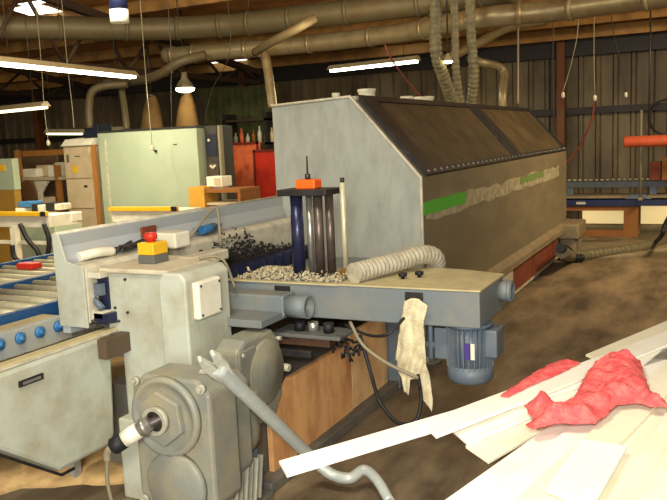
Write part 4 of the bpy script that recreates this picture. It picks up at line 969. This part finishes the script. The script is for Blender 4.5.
railbench((-40, 213), (45, 216), 6.6, 'white saw bench with a yellow rail and looped black hoses, left edge', (11, -35))
railbench((108, 209), (176, 210), 7.4, 'white bench with a yellow rail in front of the green cabinet', (116, 170))
for i, (pts, lab) in enumerate((([(20, 224), (28, 240), (38, 252), (38, 262), (28, 264), (15, 258), (12, 245)], 'black hose looping low under the left saw bench'), ([(44, 224), (49, 240), (47, 256), (40, 262)], 'black hose hanging from the end of the left saw bench'))):
    e = NB(); tube(e, [at(a, b, 'x', 6.5) for a, b in pts], .028, 10); tag(obj('black_hose', e, 'blackrub'), lab, 'hose')
p = at(26, 270, 'z', .915); e = NB(); box(e, p.x, p.x+.1, p.y-.06, p.y+.1, .916, .96); tag(obj('toolbox', e, 'redbtn', None, .01), 'small red box lying on the far side of the roller conveyor', 'box')
smallbox((17, 202), (31, 207), 7.0, .2, 'bluewheel', 'blue_cloth', 'bright blue folded cloth on the left saw bench', 'cloth')
for i, (a, b, m, lab) in enumerate((((15, 208), (24, 213), 'whitepl', 'white block on the left saw bench, leftmost'), ((31, 204), (37, 213), 'blackrub', 'narrow black block on the left saw bench'), ((37, 205), (44, 212), 'rim', 'cream block on the left saw bench'), ((45, 203), (53, 211), 'blackrub', 'wide black block on the left saw bench'), ((54, 204), (61, 210), 'rim', 'cream block on the end of the left saw bench'), ((58, 213), (72, 222), 'whitepl', 'white clamp block behind the fence end'))):
    smallbox(a, b, 7.0, .18, m, 'bench_block', lab, 'block')
# low crates behind the conveyor, seen under the benches
smallbox((20, 226), (58, 262), 7.6, .5, 'ltgreen', 'storage_crate', 'dull green crate beneath the left saw bench', 'crate')

# ================================================================ LIGHTS
def area(name, loc, target, size, power, color, sy=None):
    l = bpy.data.lights.new(name, 'AREA'); l.energy = power; l.color = color; l.shape = 'RECTANGLE'; l.size = size; l.size_y = sy or size
    o = bpy.data.objects.new(name, l); COL.objects.link(o); o.location = loc
    o.rotation_euler = (Vector(target)-Vector(loc)).to_track_quat('-Z', 'Y').to_euler(); return o
WARM = (1.0, .78, .46)
area('camera flash', (-.4, -.1, 2.15), (4.5, 2.2, .5), .35, 95, (1.0, .95, .84))  # the camera's own flash, just above and behind the lens
area('unseen fill above the machine', (1.6, 1.6, 3.8), (3.0, 1.8, .6), 1.2, 60, (1.0, .93, .76), .4)  # added overhead fill out of view, no fixture hangs here
area('doorway daylight behind', (-4.5, -1.0, 2.2), (4, 2.2, 1.0), 3.0, 260, (1, .98, .95), 2.6)
area('added fill over the boards', (2.0, -.9, 2.7), (2.8, .3, .75), .8, 10, (1.0, .95, .8), .3)  # extra light added to whiten the boards
def strip(name, P, Q, power):
    c = (P+Q)/2-Vector((0, 0, .06)); d = Q-P; o = area(name, c, c-Vector((0, 0, 1)), d.length*.94, power, (1, .92, .68), .1)
    o.rotation_euler = (0, 0, math.atan2(d.y, d.x)); return o
strip('strip lamp upper left', at(-20, 59, 'z', zA), at(134, 75, 'z', zA), 60)
strip('strip lamp above enclosure', at(330, 69, 'z', 2.85), at(418, 59, 'z', 2.85), 40)
area('front hall fill', (4.6, 4.8, 4.0), (9.3, 7.6, .6), 2.0, 150, (1, .88, .58), .4)  # added out of view to brighten the cabinets at left
area('right hall fill', (9.5, -1.2, 3.6), (11.5, 1.5, 0), 2.0, 150, WARM, .4)  # unseen warm fill added for the floor at right
area('added roof fill', (8.2, 4.6, 2.95), (9, 5, 6), 2.5, 42, WARM, 1.0)  # upward fill added to lift the dark roof
area('added left roof fill', (6.0, 8.5, 2.9), (6.5, 9, 6), 2.5, 22, WARM, 1.0)  # second upward fill, added for the roof at left
area('far left hall fill', (10.5, 15, 3.2), (14, 13, 0), 2.0, 12, WARM, .4)  # weak unseen fill added towards the far left wall
w = bpy.data.worlds.new('world'); SC.world = w; w.use_nodes = True
w.node_tree.nodes['Background'].inputs[0].default_value = (.9, .75, .5, 1); w.node_tree.nodes['Background'].inputs[1].default_value = .25
vs = SC.view_settings; vs.view_transform = 'Standard'; vs.look = 'None'; vs.gamma = 1; vs.exposure = .55; vs.use_curve_mapping = False
SC.cycles.max_bounces = 6
